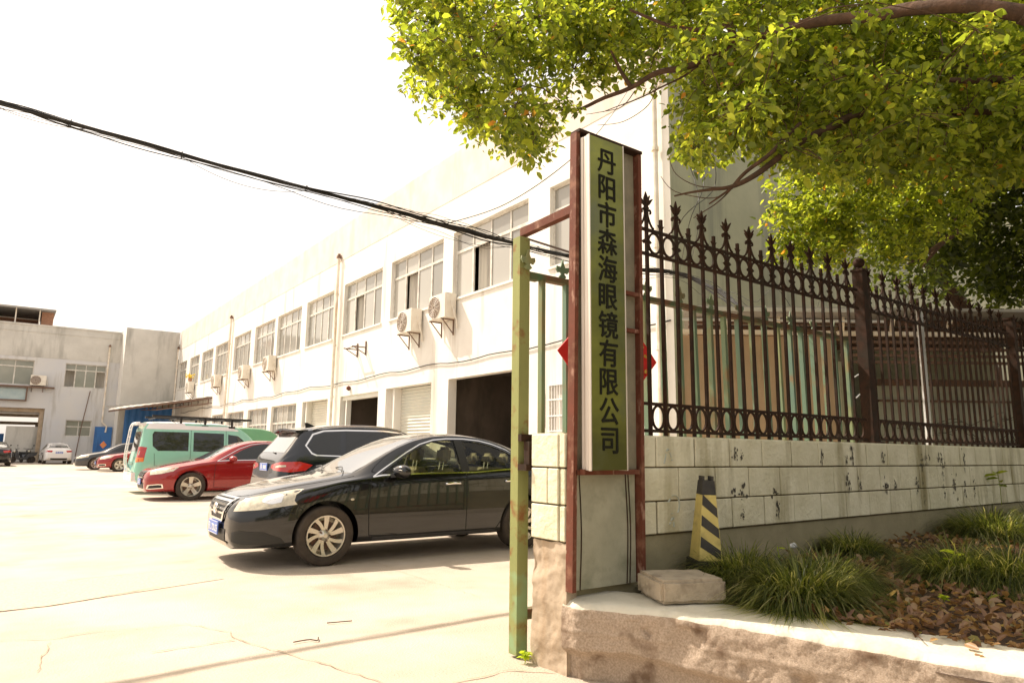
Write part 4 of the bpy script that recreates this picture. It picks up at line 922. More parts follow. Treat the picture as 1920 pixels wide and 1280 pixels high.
def fill(poly, dmin, dmax, step, jit, R0, R1, den, rr):
    C_, R_, N_2 = [], [], []
    xs = [p[0] for p in poly]; ys = [p[1] for p in poly]; y = min(ys)
    while y < max(ys):
        x = min(xs)
        while x < max(xs):
            for _ in range(den):
                a, b_ = x+rr.uniform(-jit, jit), y+rr.uniform(-jit, jit)
                if pip(a, b_, poly):
                    D = rr.uniform(dmin, dmax); C_.append(P3(a, b_, D)); R_.append(rr.uniform(R0, R1)*D/6.5)
            x += step
        y += step
    return C_, R_
def limb(b, pts, r0_, r1_, n=26, ns=8, wob=.012):
    P_ = resample(pts, n); P_ = [p+Vector([mnoise.noise(p*3+Vector((k_*7, 0, 0)))*wob*2 for k_ in range(3)]) for p in P_]
    b.tube(P_, [r0_+(r1_-r0_)*i/n for i in range(n+1)], ns)
rr = random.Random(3)
poly = [(735, -40), (738, 30), (745, 95), (775, 160), (830, 185), (880, 225), (915, 260), (930, 300), (962, 322), (998, 300), (1010, 250), (1060, 245), (1080, 205), (1060, 180), (1130, 135), (1200, 145), (1262, 115), (1300, 160), (1285, 240), (1290, 290), (1330, 300), (1370, 270), (1450, 255), (1500, 300), (1600, 330), (1900, 330), (2000, 340), (2000, -60), (735, -60)]
C1, R1 = fill(poly, 5.6, 8.0, 46, 30, .17, .30, 2, rr)
Cb, Rb = fill([(1260, 60), (2000, 60), (2000, 340), (1500, 300), (1300, 250)], 5.0, 7.6, 62, 35, .2, .34, 2, rr)
C1 += Cb; R1 += Rb
for a_2, b_2 in ((1460, 60), (1640, 5), (1830, 55)): C1.append(P3(a_2, b_2, 4.55)); R1.append(.16)
Cc, Rc = fill([(760, -60), (2000, -60), (2600, 350), (2600, -900), (1400, -900), (900, -500)], 5.6, 8.2, 110, 60, .4, .6, 2, rr)
t1 = thing('camphor_tree', 'large camphor tree whose leafy limbs reach in from the upper right over the fence', 'tree', (6.3, .1, .45))
me1, n1 = crown(C1, R1, [int(1750*r_*r_)+24 for r_ in R1], .073, 1, .045)
obj('crown', me1, M['leaf'], t1)
me2, n2 = crown(Cc, Rc, [int(130*r_*r_)+18 for r_ in Rc], .12, 2, .1)
obj('crown', me2, M['leaf'], t1)
tg = MB()
for c_, R_ in zip(C1, R1):
    c_ = Vector(c_); near = sorted(C1, key=lambda q: (Vector(q)-c_).length)[1:3]
    for q in near:
        q = Vector(q); m_ = c_.lerp(q, .5)+Vector((rr.gauss(0, .03), rr.gauss(0, .03), .03)); tg.tube([c_, m_, q], [.005, .004, .003], 4, caps=False)
    for _ in range(4):
        d = Vector((rr.gauss(0, 1), rr.gauss(0, 1), rr.gauss(0, .8))).normalized()*R_; tg.tube([c_, c_+d*.5+Vector((0, 0, .02)), c_+d], [.003, .0025, .0015], 4, caps=False)
tag(obj('twigs', tg, M['bark'], t1), kind='stuff')
b = MB(); limb(b, [(6.35, .1, .35), (6.3, .15, 1.2), (6.15, .35, 2.4), (5.95, .6, 3.4), (5.6, .95, 3.95), (5.24, 1.36, 4.2)], .22, .065, 30, 12, .03); obj('trunk', b, M['bark'], t1, smooth=60)
def br_(pts, ra, rb, **k_): b = MB(); limb(b, pts, ra, rb, **k_); obj('branch', b, M['bark'], t1, smooth=60)
Q = lambda l: [P3(x, y, D) for x, y, D in l]
br_([(5.6, .95, 3.95)]+Q([(1920, 28, 4.6), (1790, 8, 4.8), (1650, 28, 5.2), (1520, 45, 5.6), (1400, 78, 5.9), (1300, 122, 6.1), (1235, 138, 6.2), (1180, 165, 6.3), (1090, 205, 6.4), (1035, 203, 6.5)]), .062, .010, n=60)
br_(Q([(1182, 163, 6.3), (1160, 120, 6.3), (1145, 95, 6.2)]), .022, .008)
br_(Q([(1380, 80, 5.9), (1360, 50, 5.8), (1290, 55, 5.8), (1180, 20, 5.8)]), .035, .01)
br_(Q([(1320, 118, 6.1), (1260, 155, 6.1), (1200, 185, 6.1), (1130, 210, 6.0)]), .012, .003)
br_([(5.95, .6, 3.4)]+Q([(2050, 215, 5.4), (1920, 206, 5.8), (1780, 212, 6.0), (1650, 205, 6.2), (1540, 212, 6.3)]), .055, .02)
br_([(5.95, .6, 3.4)]+Q([(2050, 130, 5.4), (1900, 150, 5.6), (1780, 150, 5.8)]), .06, .02)
br_(Q([(1640, 205, 6.2), (1540, 245, 5.9), (1480, 283, 5.7), (1415, 330, 5.6), (1370, 350, 5.6), (1320, 358, 5.6), (1262, 371, 5.6)]), .040, .006, n=40)
br_(Q([(1500, 232, 5.8), (1450, 285, 5.6), (1405, 318, 5.6), (1372, 352, 5.6)]), .020, .014)
br_(Q([(1375, 350, 5.6), (1350, 368, 5.6), (1328, 385, 5.6)]), .012, .006); br_(Q([(1380, 345, 5.6), (1340, 385, 5.6), (1300, 412, 5.6)]), .007, .003)
for l in ([(1375, 352, 5.6), (1340, 372, 5.6), (1300, 372, 5.6), (1262, 360, 5.6), (1240, 330, 5.6)], [(1230, 165, 6.1), (1215, 200, 6.1), (1170, 230, 6.1), (1120, 235, 6.1)], [(1190, 170, 6.2), (1160, 205, 6.2), (1100, 215, 6.2)], [(1370, 350, 5.6), (1310, 350, 5.6), (1270, 325, 5.6), (1255, 290, 5.6)], [(1540, 140, 5.8), (1500, 190, 5.8), (1480, 260, 5.8)], [(1760, 60, 5.5), (1768, 100, 5.5), (1745, 130, 5.5)], [(1440, 90, 5.8), (1380, 110, 5.8), (1300, 175, 5.8), (1270, 250, 5.8)]): br_(Q(l), .005, .0025, n=18, ns=5)
# tree beyond the fence
t2 = thing('shaded_tree', 'darker tree standing beyond the fence at right, its crown hanging over the shed', 'tree', (17, 5.6, 0))
C2, R2 = fill([(1450, 345), (1450, 400), (1468, 470), (1530, 500), (1600, 490), (1670, 480), (1760, 450), (1830, 400), (1860, 320), (1700, 290), (1520, 290)], 8.3, 9.6, 40, 25, .13, .2, 2, rr)
me, _n = crown(C2, R2, [int(2300*r_*r_)+30 for r_ in R2], .075, 4, .045); obj('crown', me, M['leaf'], t2)
C3, R3 = fill([(1560, 290), (1640, 430), (1680, 500), (1740, 520), (1850, 540), (1950, 560), (2500, 580), (2500, -200), (1900, -200), (1600, 200)], 9.5, 12.5, 70, 40, .26, .42, 3, rr)
me, _n = crown(C3, R3, [int(520*r_*r_)+40 for r_ in R3], .12, 6, .09); obj('crown', me, M['leaf_dark'], t2)  # building's shade on this crown is put into the darker leaf colour
b = MB(); limb(b, [(17, 5.6, 0), (16.8, 5.6, 2.5), (16, 5.7, 4.2), (14, 5.8, 5.4)], .25, .1, 24, 10); obj('trunk', b, M['bark'], t2, smooth=60)
for l in ([(2060, 400, 11), (1900, 290, 10.5), (1840, 345, 10), (1790, 415, 9.6), (1740, 445, 9.3), (1650, 470, 9)], [(2060, 330, 11), (1900, 350, 10.5), (1870, 330, 10.2)], [(1800, 430, 9.6), (1745, 470, 9.4), (1700, 495, 9.3)], [(1780, 440, 9.6), (1730, 500, 9.5)]):
    b = MB(); limb(b, Q(l), .05, .008); obj('branch', b, M['bark'], t2, smooth=60)
hc = [(-12+.8*k_, -7.5+rr.gauss(0, .35)+.06*k_, .7+1.6*(j_/2)+rr.gauss(0, .2)) for k_ in range(62) for j_ in range(3)]
me, _n = crown(hc, [.8]*len(hc), [70]*len(hc), .26, 77, .2); tag(obj('hedge', me, M['leaf_dark']), 'added unseen hedge along the far side of the road', 'hedge')  # hedge added out of view for the car paint to reflect
# unseen trees added behind the camera for the car paint to reflect
for i, (x, y, R_) in enumerate(((6, -9, 3.2), (14, -10, 3.4), (-3, -11, 3.2), (22, -7, 3.5), (30, -5, 3.6))):
    t = thing('reflection_tree', 'unseen tree added behind the camera for the car reflections, number by position', 'tree', (x, y, 0), 'unseen trees added for car reflections')
    t['label'] = ['unseen tree added for reflections, opposite the gate', 'unseen tree added for reflections, right of the one opposite the gate', 'unseen tree added for reflections, left of the one opposite the gate', 'unseen tree added for reflections, second from the right end', 'unseen tree added for reflections, farthest to the right'][i]
    cs = [(x+rr.gauss(0, R_*.45), y+rr.gauss(0, R_*.45), 3.6+rr.random()*R_*1.3) for _ in range(30)]
    me, _n = crown(cs, [1.0]*30, [110]*30, .34, 40+i, .25); obj('crown', me, M['leaf_dark'], t)
    b = MB(); limb(b, [(x, y, 0), (x+.1, y, 2), (x, y+.1, 5)], .2, .1); obj('trunk', b, M['bark'], t)
# ================================================================== CARS
def interp(tab, x):
    xs = [a for a, _ in tab]; ys = [b for _, b in tab]
    if x <= xs[0]: return ys[0]
    if x >= xs[-1]: return ys[-1]
    n = len(xs); d = [(ys[i+1]-ys[i])/(xs[i+1]-xs[i]) for i in range(n-1)]
    m = [d[0]]+[0 if d[i-1]*d[i] <= 0 else 2*d[i-1]*d[i]/(d[i-1]+d[i]) for i in range(1, n-1)]+[d[-1]]
    i = max(j for j in range(n-1) if xs[j] <= x); h = xs[i+1]-xs[i]; t = (x-xs[i])/h
    return (2*t**3-3*t*t+1)*ys[i]+(t**3-2*t*t+t)*h*m[i]+(-2*t**3+3*t*t)*ys[i+1]+(t**3-t*t)*h*m[i+1]
def section(S, x, inset=0, zfloor=None, sub=5):
    g_ = lambda k: interp(S[k], x)
    zb, zt, hw, zr, zs, hs, ht, ze = g_('zb'), g_('zt'), g_('hw'), g_('zr'), g_('zs'), g_('hs'), g_('ht'), g_('ze')
    if inset: zb = zfloor; zt -= inset; hw -= inset*1.5; hs -= inset; ht -= inset; ze -= inset
    zr = max(zb+.05, min(zr, zs-.04)); ze = max(ze, zs+.005); zt = max(zt, ze+.004)
    C = [(0, zb), (hw*.72, zb), (hw*.955, zb+.035), (hw*.99, zb+(zr-zb)*.5), (hw, zr), ((hw*2+hs)/3+.004, zr+(zs-zr)*.62), (hs, zs), (hs+(ht-hs)*.45, zs+(ze-zs)*.5), (ht, ze), (ht*.9, ze+(zt-ze)*.45), (ht*.6, ze+(zt-ze)*.86), (0, zt)]
    out = []; k = len(C)
    for i in range(k-1):
        p0 = C[max(i-1, 0)] if i else (-C[1][0], C[1][1]); p1 = C[i]; p2 = C[i+1]; p3 = C[i+2] if i+2 < k else (-C[i][0], C[i][1])
        for j in range(sub):
            t = j/sub
            if i in (0, 1): q = [p1[a]+(p2[a]-p1[a])*t for a in (0, 1)]
            else: q = [.5*(2*p1[a]+(p2[a]-p0[a])*t+(2*p0[a]-5*p1[a]+4*p2[a]-p3[a])*t*t+(p3[a]-p0[a]+3*p1[a]-3*p2[a])*t**3) for a in (0, 1)]
            out.append((max(0, q[0]), q[1]))
    out.append(C[-1]); out[0] = (0, out[0][1])
    return out
def loft(S, L, inset=0, zfloor=None, xa=0, xb=None, step=.055, sub=5):
    xb = L if xb is None else xb
    xs = []
    if not inset: xs = [xa+v for v in (0, .012, .03, .055, .085)]
    else: xs = [xa]
    x = (xs[-1]+step)
    while x < xb-.1: xs.append(x); x += step
    xs += [xb-v for v in (.085, .055, .03, .012, 0)] if not inset else [xb]
    vv = []; n = None
    for x in xs:
        h = section(S, x, inset, zfloor, sub); ring = [(x, -y, z) for y, z in h]+[(x, y, z) for y, z in reversed(h[1:-1])]
        n = len(ring); vv += ring
    ff = [(i*n+j, i*n+(j+1) % n, (i+1)*n+(j+1) % n, (i+1)*n+j) for i in range(len(xs)-1) for j in range(n)]
    h = n//2
    for base in (0, (len(xs)-1)*n):   # end caps as strips
        for j in range(h):
            a, b_, c, d = base+j, base+j+1, base+(n-j-1) % n, base+(n-j) % n
            q = []
            for z in (a, b_, c, d):
                if z not in q: q.append(z)
            if len(q) > 2: ff.append(tuple(q))
    b = MB(); b.add(vv, ff); me = bpy.data.meshes.new('loft'); me.from_pydata(b.v, [], b.f)
    bm = bmesh.new(); bm.from_mesh(me); bmesh.ops.recalc_face_normals(bm, faces=bm.faces); bm.to_mesh(me); bm.free(); return me
def boolean(me, cutters, op='DIFFERENCE'):
    o = bpy.data.objects.new('t', me); col.objects.link(o); tmp = []
    for c in cutters:
        co = bpy.data.objects.new('c', c); col.objects.link(co); tmp.append(co)
        m = o.modifiers.new('b', 'BOOLEAN'); m.object = co; m.operation = op; m.solver = 'EXACT'
    dg = bpy.context.evaluated_depsgraph_get(); dg.update(); r = bpy.data.meshes.new_from_object(o.evaluated_get(dg))
    for t in tmp+[o]: bpy.data.objects.remove(t)
    return r
def mb_mesh(b):
    me = bpy.data.meshes.new('x'); me.from_pydata(b.v, [], b.f); bm = bmesh.new(); bm.from_mesh(me); bmesh.ops.recalc_face_normals(bm, faces=bm.faces); bm.to_mesh(me); bm.free(); return me
def cyl_y(x, z, r, y0, y1, n=48):
    b = MB(); b.prism([(x+r*math.cos(2*math.pi*i/n), z+r*math.sin(2*math.pi*i/n)) for i in range(n)], lambda u, v, d: (u, d, v), y0, y1); return mb_mesh(b)
class Skin:
    def __init__(s, me): bm = bmesh.new(); bm.from_mesh(me); s.t = BVHTree.FromBMesh(bm); bm.free()
    def patch(s, pts, D, off=.004, step=.05, round_=True, back=.0):
        D = Vector(D).normalized(); V = Vector((0, 0, 1)) if abs(D.z) < .8 else Vector((1, 0, 0)); V = (V-D*V.dot(D)).normalized(); U = D.cross(V)
        P2 = [(Vector(p).dot(U), Vector(p).dot(V)) for p in pts]
        O = []
        for i in range(len(P2)):
            a, b_ = Vector(P2[i]), Vector(P2[(i+1) % len(P2)]); n = max(1, int((b_-a).length/step)); O += [a.lerp(b_, k/n) for k in range(n)]
        if sum(O[i].x*O[(i+1) % len(O)].y-O[(i+1) % len(O)].x*O[i].y for i in range(len(O))) < 0: O.reverse()
        ins = []; PL = [(p.x, p.y) for p in O]; xs = [p[0] for p in PL]; ys = [p[1] for p in PL]
        x = min(xs)+step*.5
        while x < max(xs):
            y = min(ys)+step*.5
            while y < max(ys):
                if pip(x, y, PL) and min((Vector((x, y))-p).length for p in O) > step*.4: ins.append(Vector((x, y)))
                y += step
            x += step
        r = delaunay_2d_cdt(O+ins, [], [list(range(len(O)))], 1, 1e-5)
        vv = []
        for p in r[0]:
            o = U*p.x+V*p.y-D*6; h = s.t.ray_cast(o, D)
            if h[0] is None: h = s.t.find_nearest(o+D*5)
            nn = h[1] if h[1].dot(D) < 0 else -h[1]
            vv.append(h[0]-D*off if off else h[0])
        b = MB(); b.add(vv, [tuple(f) for f in r[2]]); return b
def mirror(b):
    c = MB(); c.v = [(x, -y, z) for x, y, z in b.v]; c.f = [tuple(reversed(f)) for f in b.f]; c.m = list(b.m); return c
def strip(pts, w):
    """2D outline of a thin band around a polyline given as 3D points in the x-z plane"""
    P = [Vector(p) for p in pts]; L_, R_ = [], []
    for i, p in enumerate(P):
        t = (P[min(i+1, len(P)-1)]-P[max(i-1, 0)]); t.y = 0; t.normalize(); n = Vector((-t.z, 0, t.x)); L_.append(p+n*w/2); R_.append(p-n*w/2)
    return L_+R_[::-1]
def lc(name, b, m_, parent, sm=35):
    if isinstance(b, MB):
        o = obj(name, b, M[m_] if isinstance(m_, str) else m_, parent, loc=(0, 0, 0), local=True, smooth=sm)
    else: o = obj(name, b, M[m_] if isinstance(m_, str) else m_, parent, loc=(0, 0, 0), local=True, smooth=sm)
    return o
def wheel(parent, x, y, r, w_, rr_, style, side):
    o = bpy.data.objects.new('wheel', None); col.objects.link(o); o.parent = parent; o.location = (x, y, r); o.empty_display_size = .1
    T = lambda a, b_, h: (a, -h*side, b_)
    t = MB(); t.lathe([(rr_, -.02), (rr_+.02, 0), (r*.86, .006), (r*.95, 0), (r*.99, -.02), (r, -.045), (r, -w_+.045), (r*.98, -w_+.015), (rr_, -w_)], 48, T)
    lc('tyre', t, 'tyre', o)
    k = MB(); k.lathe([(rr_*1.01, -.015), (rr_*.99, -.003), (rr_*.93, -.006), (rr_*.92, -.05), (rr_*.9, -w_+.02), (.02, -w_+.03)], 40, T)
    fr_ = lambda rad_: -.055+.03*(rad_/rr_)**2+.02*max(0, 1-rad_/(rr_*.2))
    def spoke(a0, w0, a1, w1, ra, rb, th=.02):
        vv = []; n = 5
        for i in range(n+1):
            q = ra+(rb-ra)*i/n; a = a0+(a1-a0)*i/n; ww = w0+(w1-w0)*i/n
            for s_ in (-1, 1):
                for d in (0, -th): vv.append(T(q*math.cos(a)-s_*ww/2*math.sin(a), q*math.sin(a)+s_*ww/2*math.cos(a), fr_(q)+d))
        ff = []
        for i in range(n):
            b0 = 4*i; ff += [(b0, b0+2, b0+6, b0+4), (b0, b0+4, b0+5, b0+1), (b0+2, b0+3, b0+7, b0+6)]
        k.add(vv, ff)
    if style == 'ten':
        for i in range(5):
            a = math.pi*2*i/5+.3
            spoke(a-.12, .032, a-.02, .062, .035, rr_*.95); spoke(a+.26, .030, a+.62, .045, .035, rr_*.95)
    elif style == 'five':
        for i in range(5): a = math.pi*2*i/5+math.pi/2; spoke(a, .07, a, .105, .03, rr_*.95)
    else:
        for i in range(7): a = math.pi*2*i/7; spoke(a, .035, a, .055, .03, rr_*.95)
    k.lathe([(.001, -.022), (.024, -.023), (.032, -.03), (.05, -.04), (.075, -.07)], 20, T)
    lc('rim', k, 'rim', o)
    b = MB(); b.lathe([(rr_*.72, -.10), (.05, -.10)], 24, T)
    for i in range(5): a = math.pi*2*i/5; b.lathe([(.001, -.015), (.01, -.015), (.01, -.05)], 8, lambda u, v, h, a=a: T(u+.058*math.cos(a), v+.058*math.sin(a), h-.012))
    lc('brake_disc', b, 'dark_metal', o)
    return o
def plate_mesh(parent, x, y, z, face, txt, w_=.44, h_=.14, tilt=0):
    o = MB(); o.box(x, x+face*.012, y-w_/2, y+w_/2, z-h_/2, z+h_/2); p = lc('license_plate', o, 'plate', parent, None)
    me = text_mesh(txt, h_*.72, None, 'plate_text', lambda a, b_, c: (x+(-.002 if face > 0 else .002)-face*c, y+face*-a, z+b_), bold=.0012, ext=.0008, sx=.9)
    o2 = obj('plate_text', me, M['platew'], p, loc=(0, 0, 0), local=True)
    fr_ = MB(); xx = x-face*.001
    for (a, b_, c, d) in ((-w_/2, w_/2, h_/2-.008, h_/2-.003), (-w_/2, w_/2, -h_/2+.003, -h_/2+.008)): fr_.box(xx, xx-face*.001, y+a+.005, y+b_-.005, z+c, z+d)
    lc('plate_rim', fr_, 'platew', p, None)

# ---------- black sedan
SED = dict(
 zt=[(0, .60), (.03, .665), (.08, .715), (.18, .765), (.35, .825), (.6, .885), (.9, .94), (1.15, .985), (1.28, 1.02), (1.6, 1.19), (1.95, 1.36), (2.2, 1.445), (2.5, 1.49), (2.8, 1.497), (3.1, 1.475), (3.4, 1.42), (3.7, 1.32), (3.95, 1.215), (4.12, 1.15), (4.3, 1.125), (4.5, 1.10), (4.6, 1.05), (4.66, .95)],
 ze=[(0, .58), (.03, .64), (.08, .69), (.18, .735), (.35, .79), (.6, .85), (.9, .90), (1.15, .945), (1.28, .972), (1.6, 1.12), (1.95, 1.29), (2.2, 1.375), (2.5, 1.425), (2.8, 1.435), (3.1, 1.415), (3.4, 1.355), (3.7, 1.255), (3.95, 1.155), (4.12, 1.10), (4.3, 1.08), (4.5, 1.05), (4.6, 1.0), (4.66, .9)],
 zs=[(0, .55), (.03, .60), (.08, .64), (.18, .675), (.35, .72), (.6, .79), (.9, .85), (1.2, .905), (1.5, .93), (2.5, .965), (3.3, 1.0), (4.0, 1.04), (4.4, 1.02), (4.6, .95), (4.66, .86)],
 zr=[(0, .45), (.3, .52), (1, .58), (3.6, .60), (4.4, .62), (4.66, .6)],
 zb=[(0, .33), (.02, .24), (.06, .20), (.5, .20), (4.1, .21), (4.5, .26), (4.66, .42)],
 hw=[(0, .50), (.03, .60), (.08, .675), (.16, .74), (.3, .81), (.45, .85), (.65, .872), (.95, .88), (3.8, .88), (4.2, .86), (4.45, .80), (4.6, .72), (4.66, .64)],
 hs=[(0, .44), (.03, .54), (.08, .61), (.16, .67), (.3, .735), (.5, .79), (.8, .83), (1.2, .845), (2.5, .855), (3.7, .85), (4.2, .82), (4.45, .75), (4.6, .66), (4.66, .58)],
 ht=[(0, .40), (.03, .49), (.08, .545), (.16, .59), (.3, .63), (.6, .67), (1.0, .70), (1.28, .715), (1.6, .67), (2.0, .615), (2.5, .585), (3.0, .58), (3.5, .60), (3.9, .635), (4.12, .66), (4.4, .64), (4.6, .58), (4.66, .5)])
SL = 4.66; XF, XR, TR = .955, 3.655, .325
def px_prism(poly, y0, y1): b = MB(); b.prism(poly, lambda u, v, d: (u, d, v), y0, y1); return mb_mesh(b)
def build_sedan():
    root = thing('parked_car', 'black sedan parked nearest the gate with chrome grille and beige interior', 'car', (0, 0, 0))
    outer = loft(SED, SL); sk = Skin(outer)
    inner = loft(SED, SL, inset=.045, zfloor=.40, xa=1.36, xb=4.15)
    # wheel arches: half-cylinders in from each side
    arches = [cyl_y(x, TR+.005, .375, s*.56, s*1.2) for x in (XF, XR) for s in (-1, 1)]
    fw_ = [(1.60, .985), (1.78, 1.085), (2.0, 1.21), (2.2, 1.315), (2.38, 1.375), (2.55, 1.398), (2.70, 1.40), (2.70, 1.01)]
    rw_ = [(2.82, 1.015), (2.82, 1.40), (3.05, 1.385), (3.25, 1.345), (3.45, 1.28), (3.56, 1.225), (3.60, 1.06)]
    qw_ = [(3.67, 1.068), (3.65, 1.185), (3.78, 1.12), (3.87, 1.085)]
    cut = [px_prism(p, -1.2, 1.2) for p in (fw_, rw_, qw_)]
    wsh = [(-.655, 1.00), (-.52, 1.40), (.52, 1.40), (.655, 1.00)]; b = MB(); b.prism(wsh, lambda u, v, d: (d, u, v), .9, 2.35); ws_c = mb_mesh(b)
    rwn = [(-.57, 1.155), (-.49, 1.385), (.49, 1.385), (.57, 1.155)]; b = MB(); b.prism(rwn, lambda u, v, d: (d, u, v), 3.2, 4.4); rw_c = mb_mesh(b)
    body = boolean(outer.copy(), [inner]+arches+cut+[ws_c, rw_c])
    lc('body', body, 'car_black', root, 32)
    for p, nm in ((fw_, 'window'), (rw_, 'window'), (qw_, 'window')):
        q = sk.patch([(u, -1, v) for u, v in p], (0, 1, 0), -.012, .08); lc(nm, q, 'clear_glass', root); lc(nm, mirror(q), 'clear_glass', root)
    q = sk.patch([(0, u, v) for u, v in wsh], (1, 0, 0), .003, .08); lc('windscreen', q, 'windscreen', root)
    q = sk.patch([(9, u, v) for u, v in rwn], (-1, 0, 0), .003, .08); lc('rear_window', q, 'clear_glass', root)
    # pillar blacks and window trim
    tr = sk.patch(strip([(1.50, -1, .958), (1.62, -1, .975), (2.2, -1, .992), (2.9, -1, 1.0), (3.5, -1, 1.04), (3.9, -1, 1.07)], .014), (0, 1, 0), .004, .06)
    tr2 = sk.patch(strip([(1.50, -1, .958), (1.75, -1, 1.10), (2.0, -1, 1.245), (2.2, -1, 1.345), (2.4, -1, 1.403), (2.6, -1, 1.422), (2.85, -1, 1.424), (3.1, -1, 1.404), (3.3, -1, 1.362), (3.5, -1, 1.295), (3.72, -1, 1.185), (3.9, -1, 1.085)], .012), (0, 1, 0), .004, .06)
    for q in (tr, tr2): lc('window_trim', q, 'chrome', root); lc('window_trim', mirror(q), 'chrome', root)
    pb = sk.patch([(2.70, -1, 1.0), (2.70, -1, 1.405), (2.82, -1, 1.405), (2.82, -1, 1.0)], (0, 1, 0), .003, .06); lc('door_pillar', pb, 'black', root); lc('door_pillar', mirror(pb), 'black', root)
    gaps = MB()
    for pts in ([(1.46, -1, .30), (1.44, -1, .60), (1.47, -1, .93)], [(2.76, -1, .28), (2.76, -1, .99)], [(1.46, -1, .30), (2.0, -1, .275), (3.2, -1, .28)], [(3.2, -1, .28), (3.32, -1, .42), (3.50, -1, .75), (3.62, -1, 1.04)], [(.60, -1, .70), (.64, -1, .64), (.68, -1, .62)], [(.46, -1, .66), (.52, -1, .60), (.60, -1, .575)]):
        q = sk.patch(strip(pts, .009), (0, 1, 0), .002, .05); gaps.add(q.v, q.f); q = mirror(q); gaps.add(q.v, q.f)
    hood = sk.patch(strip([(.22, 0, -.60), (.45, 0, -.655), (.9, 0, -.70), (1.22, 0, -.73)], .012), (0, 1, 0), .002, .05) if False else None
    lc('panel_gap', gaps, 'black_gap', root)
    # hood shut line (seen from above) as points (x, y)
    def topstrip(pts, w_): 
        P = [Vector((x, y, 3)) for x, y in pts]; L_, R_ = [], []
        for i, p in enumerate(P):
            t = (P[min(i+1, len(P)-1)]-P[max(i-1, 0)]).normalized(); n = Vector((-t.y, t.x, 0)); L_.append(p+n*w_/2); R_.append(p-n*w_/2)
        return sk.patch(L_+R_[::-1], (0, 0, -1), .003, .05)
    hl = MB()
    for pts in ([(.115, 0), (.12, -.2), (.145, -.38), (.20, -.50), (.32, -.60), (.6, -.665), (1.0, -.715), (1.3, -.745)],):
        q = topstrip(pts, .010); hl.add(q.v, q.f); q = mirror(q); hl.add(q.v, q.f)
    lc('panel_gap', hl, 'black_gap', root)
    # front: grille, bumper intake, lamps, plate
    D = (1, 0, 0)
    gr = sk.patch([(0, -.40, .715), (0, -.27, .50), (0, .27, .50), (0, .40, .715)], D, .008, .04); go_ = lc('grille', gr, 'black', root)
    for z, w1 in ((.70, .37), (.655, .345), (.61, .315), (.565, .285)):
        q = sk.patch([(0, -w1, z-.011), (0, -w1, z+.011), (0, w1, z+.011), (0, w1, z-.011)], D, .020, .04); lc('grille_bar', q, 'chrome', go_)
    for s in (-1, 1):
        q = sk.patch([(0, s*.445, .735), (0, s*.395, .735), (0, s*.25, .495), (0, s*.27, .455), (0, s*.31, .49)], D, .022, .03); lc('grille_surround', q, 'chrome', go_)
    q = sk.patch([(0, -.28, .458), (0, -.26, .50), (0, .26, .50), (0, .28, .458)], D, .022, .03); lc('grille_surround', q, 'chrome', go_)
    q = sk.patch([(0, -.42, .725), (0, -.42, .742), (0, .42, .742), (0, .42, .725)], D, .022, .03); lc('grille_surround', q, 'chrome', go_)
    b = MB(); b.lathe([(.035, 0), (.055, .012), (.062, 0), (.055, -.008)], 24, lambda a, c_, h: (-.028-h, a, .60+c_)); b.box(-.04, -.02, -.085, .085, .59, .613); lc('emblem', b, 'chrome', root)
    q = sk.patch([(0, -.40, .40), (0, -.36, .27), (0, .36, .27), (0, .40, .40)], D, .006, .04); lc('lower_intake', q, 'black', root)
    q = sk.patch([(0, -.46, .262), (0, -.40, .236), (0, .40, .236), (0, .46, .262), (0, .40, .272), (0, -.40, .272)], D, .012, .04); lc('lip_trim', q, 'rim', root)
    plate_mesh(root, -.045, 0, .40, 1, '苏L 7DU25')
    Dl = (.62, .78, 0)
    hp = [(.13, -.50, .70), (.20, -.53, .735), (.36, -.70, .785), (.60, -.79, .832), (.70, -.80, .835), (.625, -.81, .775), (.62, -.81, .715), (.655, -.82, .675), (.50, -.80, .655), (.30, -.75, .625), (.11, -.62, .607), (.06, -.52, .60)]
    for s in (1, -1):
        q = sk.patch(hp, Dl, .006, .035); q = q if s > 0 else mirror(q); h = lc('headlight', q, 'lamp_glass', root)
        b = MB()
        for k_ in range(7): b.ico((.16+.066*k_, -s*(.655+.024*k_), .637+.008*k_), .011, 1)
        q2 = sk.patch([(.30, -.70, .70), (.33, -.70, .755), (.44, -.75, .785), (.50, -.78, .775), (.49, -.78, .70), (.40, -.75, .68)], Dl, .0075, .03); q2 = q2 if s > 0 else mirror(q2)
        lc('reflector', q2, 'chrome', h); lc('led_row', b, 'platew', h)
        q = sk.patch([(.08, -.50, .385), (.14, -.58, .405), (.34, -.74, .395), (.50, -.80, .33), (.54, -.82, .275), (.36, -.76, .262), (.15, -.62, .262), (.07, -.52, .29)], Dl, .004, .035); q = q if s > 0 else mirror(q); f_ = lc('fog_lamp_recess', q, 'black', root)
        b = MB(); b.lathe([(.001, .012), (.035, .01), (.045, 0), (.045, -.04)], 20, lambda a, c_, h_, s=s: (.185-h_*.5, -s*(.675+h_*.6)+s*a*.5, .335+c_)); lc('fog_lamp', b, 'lamp_glass', root)
        b = MB(); b.ico((1.24, -s*.872, .71), .02, 2, sq=(1.4, .5, .8)); lc('side_repeater', b, 'lamp_glass', root)
        # mirror
        bm = bmesh.new(); bmesh.ops.create_uvsphere(bm, u_segments=20, v_segments=12, radius=1)
        for v in bm.verts:
            x, y, z = v.co; x = math.copysign(abs(x)**.8, x); v.co = Vector((1.78+.075*x+.03*y, -s*(1.005+.125*y), 1.02+.075*z*(1+.15*y)))
        me = bpy.data.meshes.new('mir'); bm.to_mesh(me); bm.free(); mo = lc('wing_mirror', me, 'car_black', root, 60)
        b = MB(); b.bar((1.75, -s*.83, .965), (1.78, -s*.93, .985), .045, .07); lc('mirror_foot', b, 'black', mo)
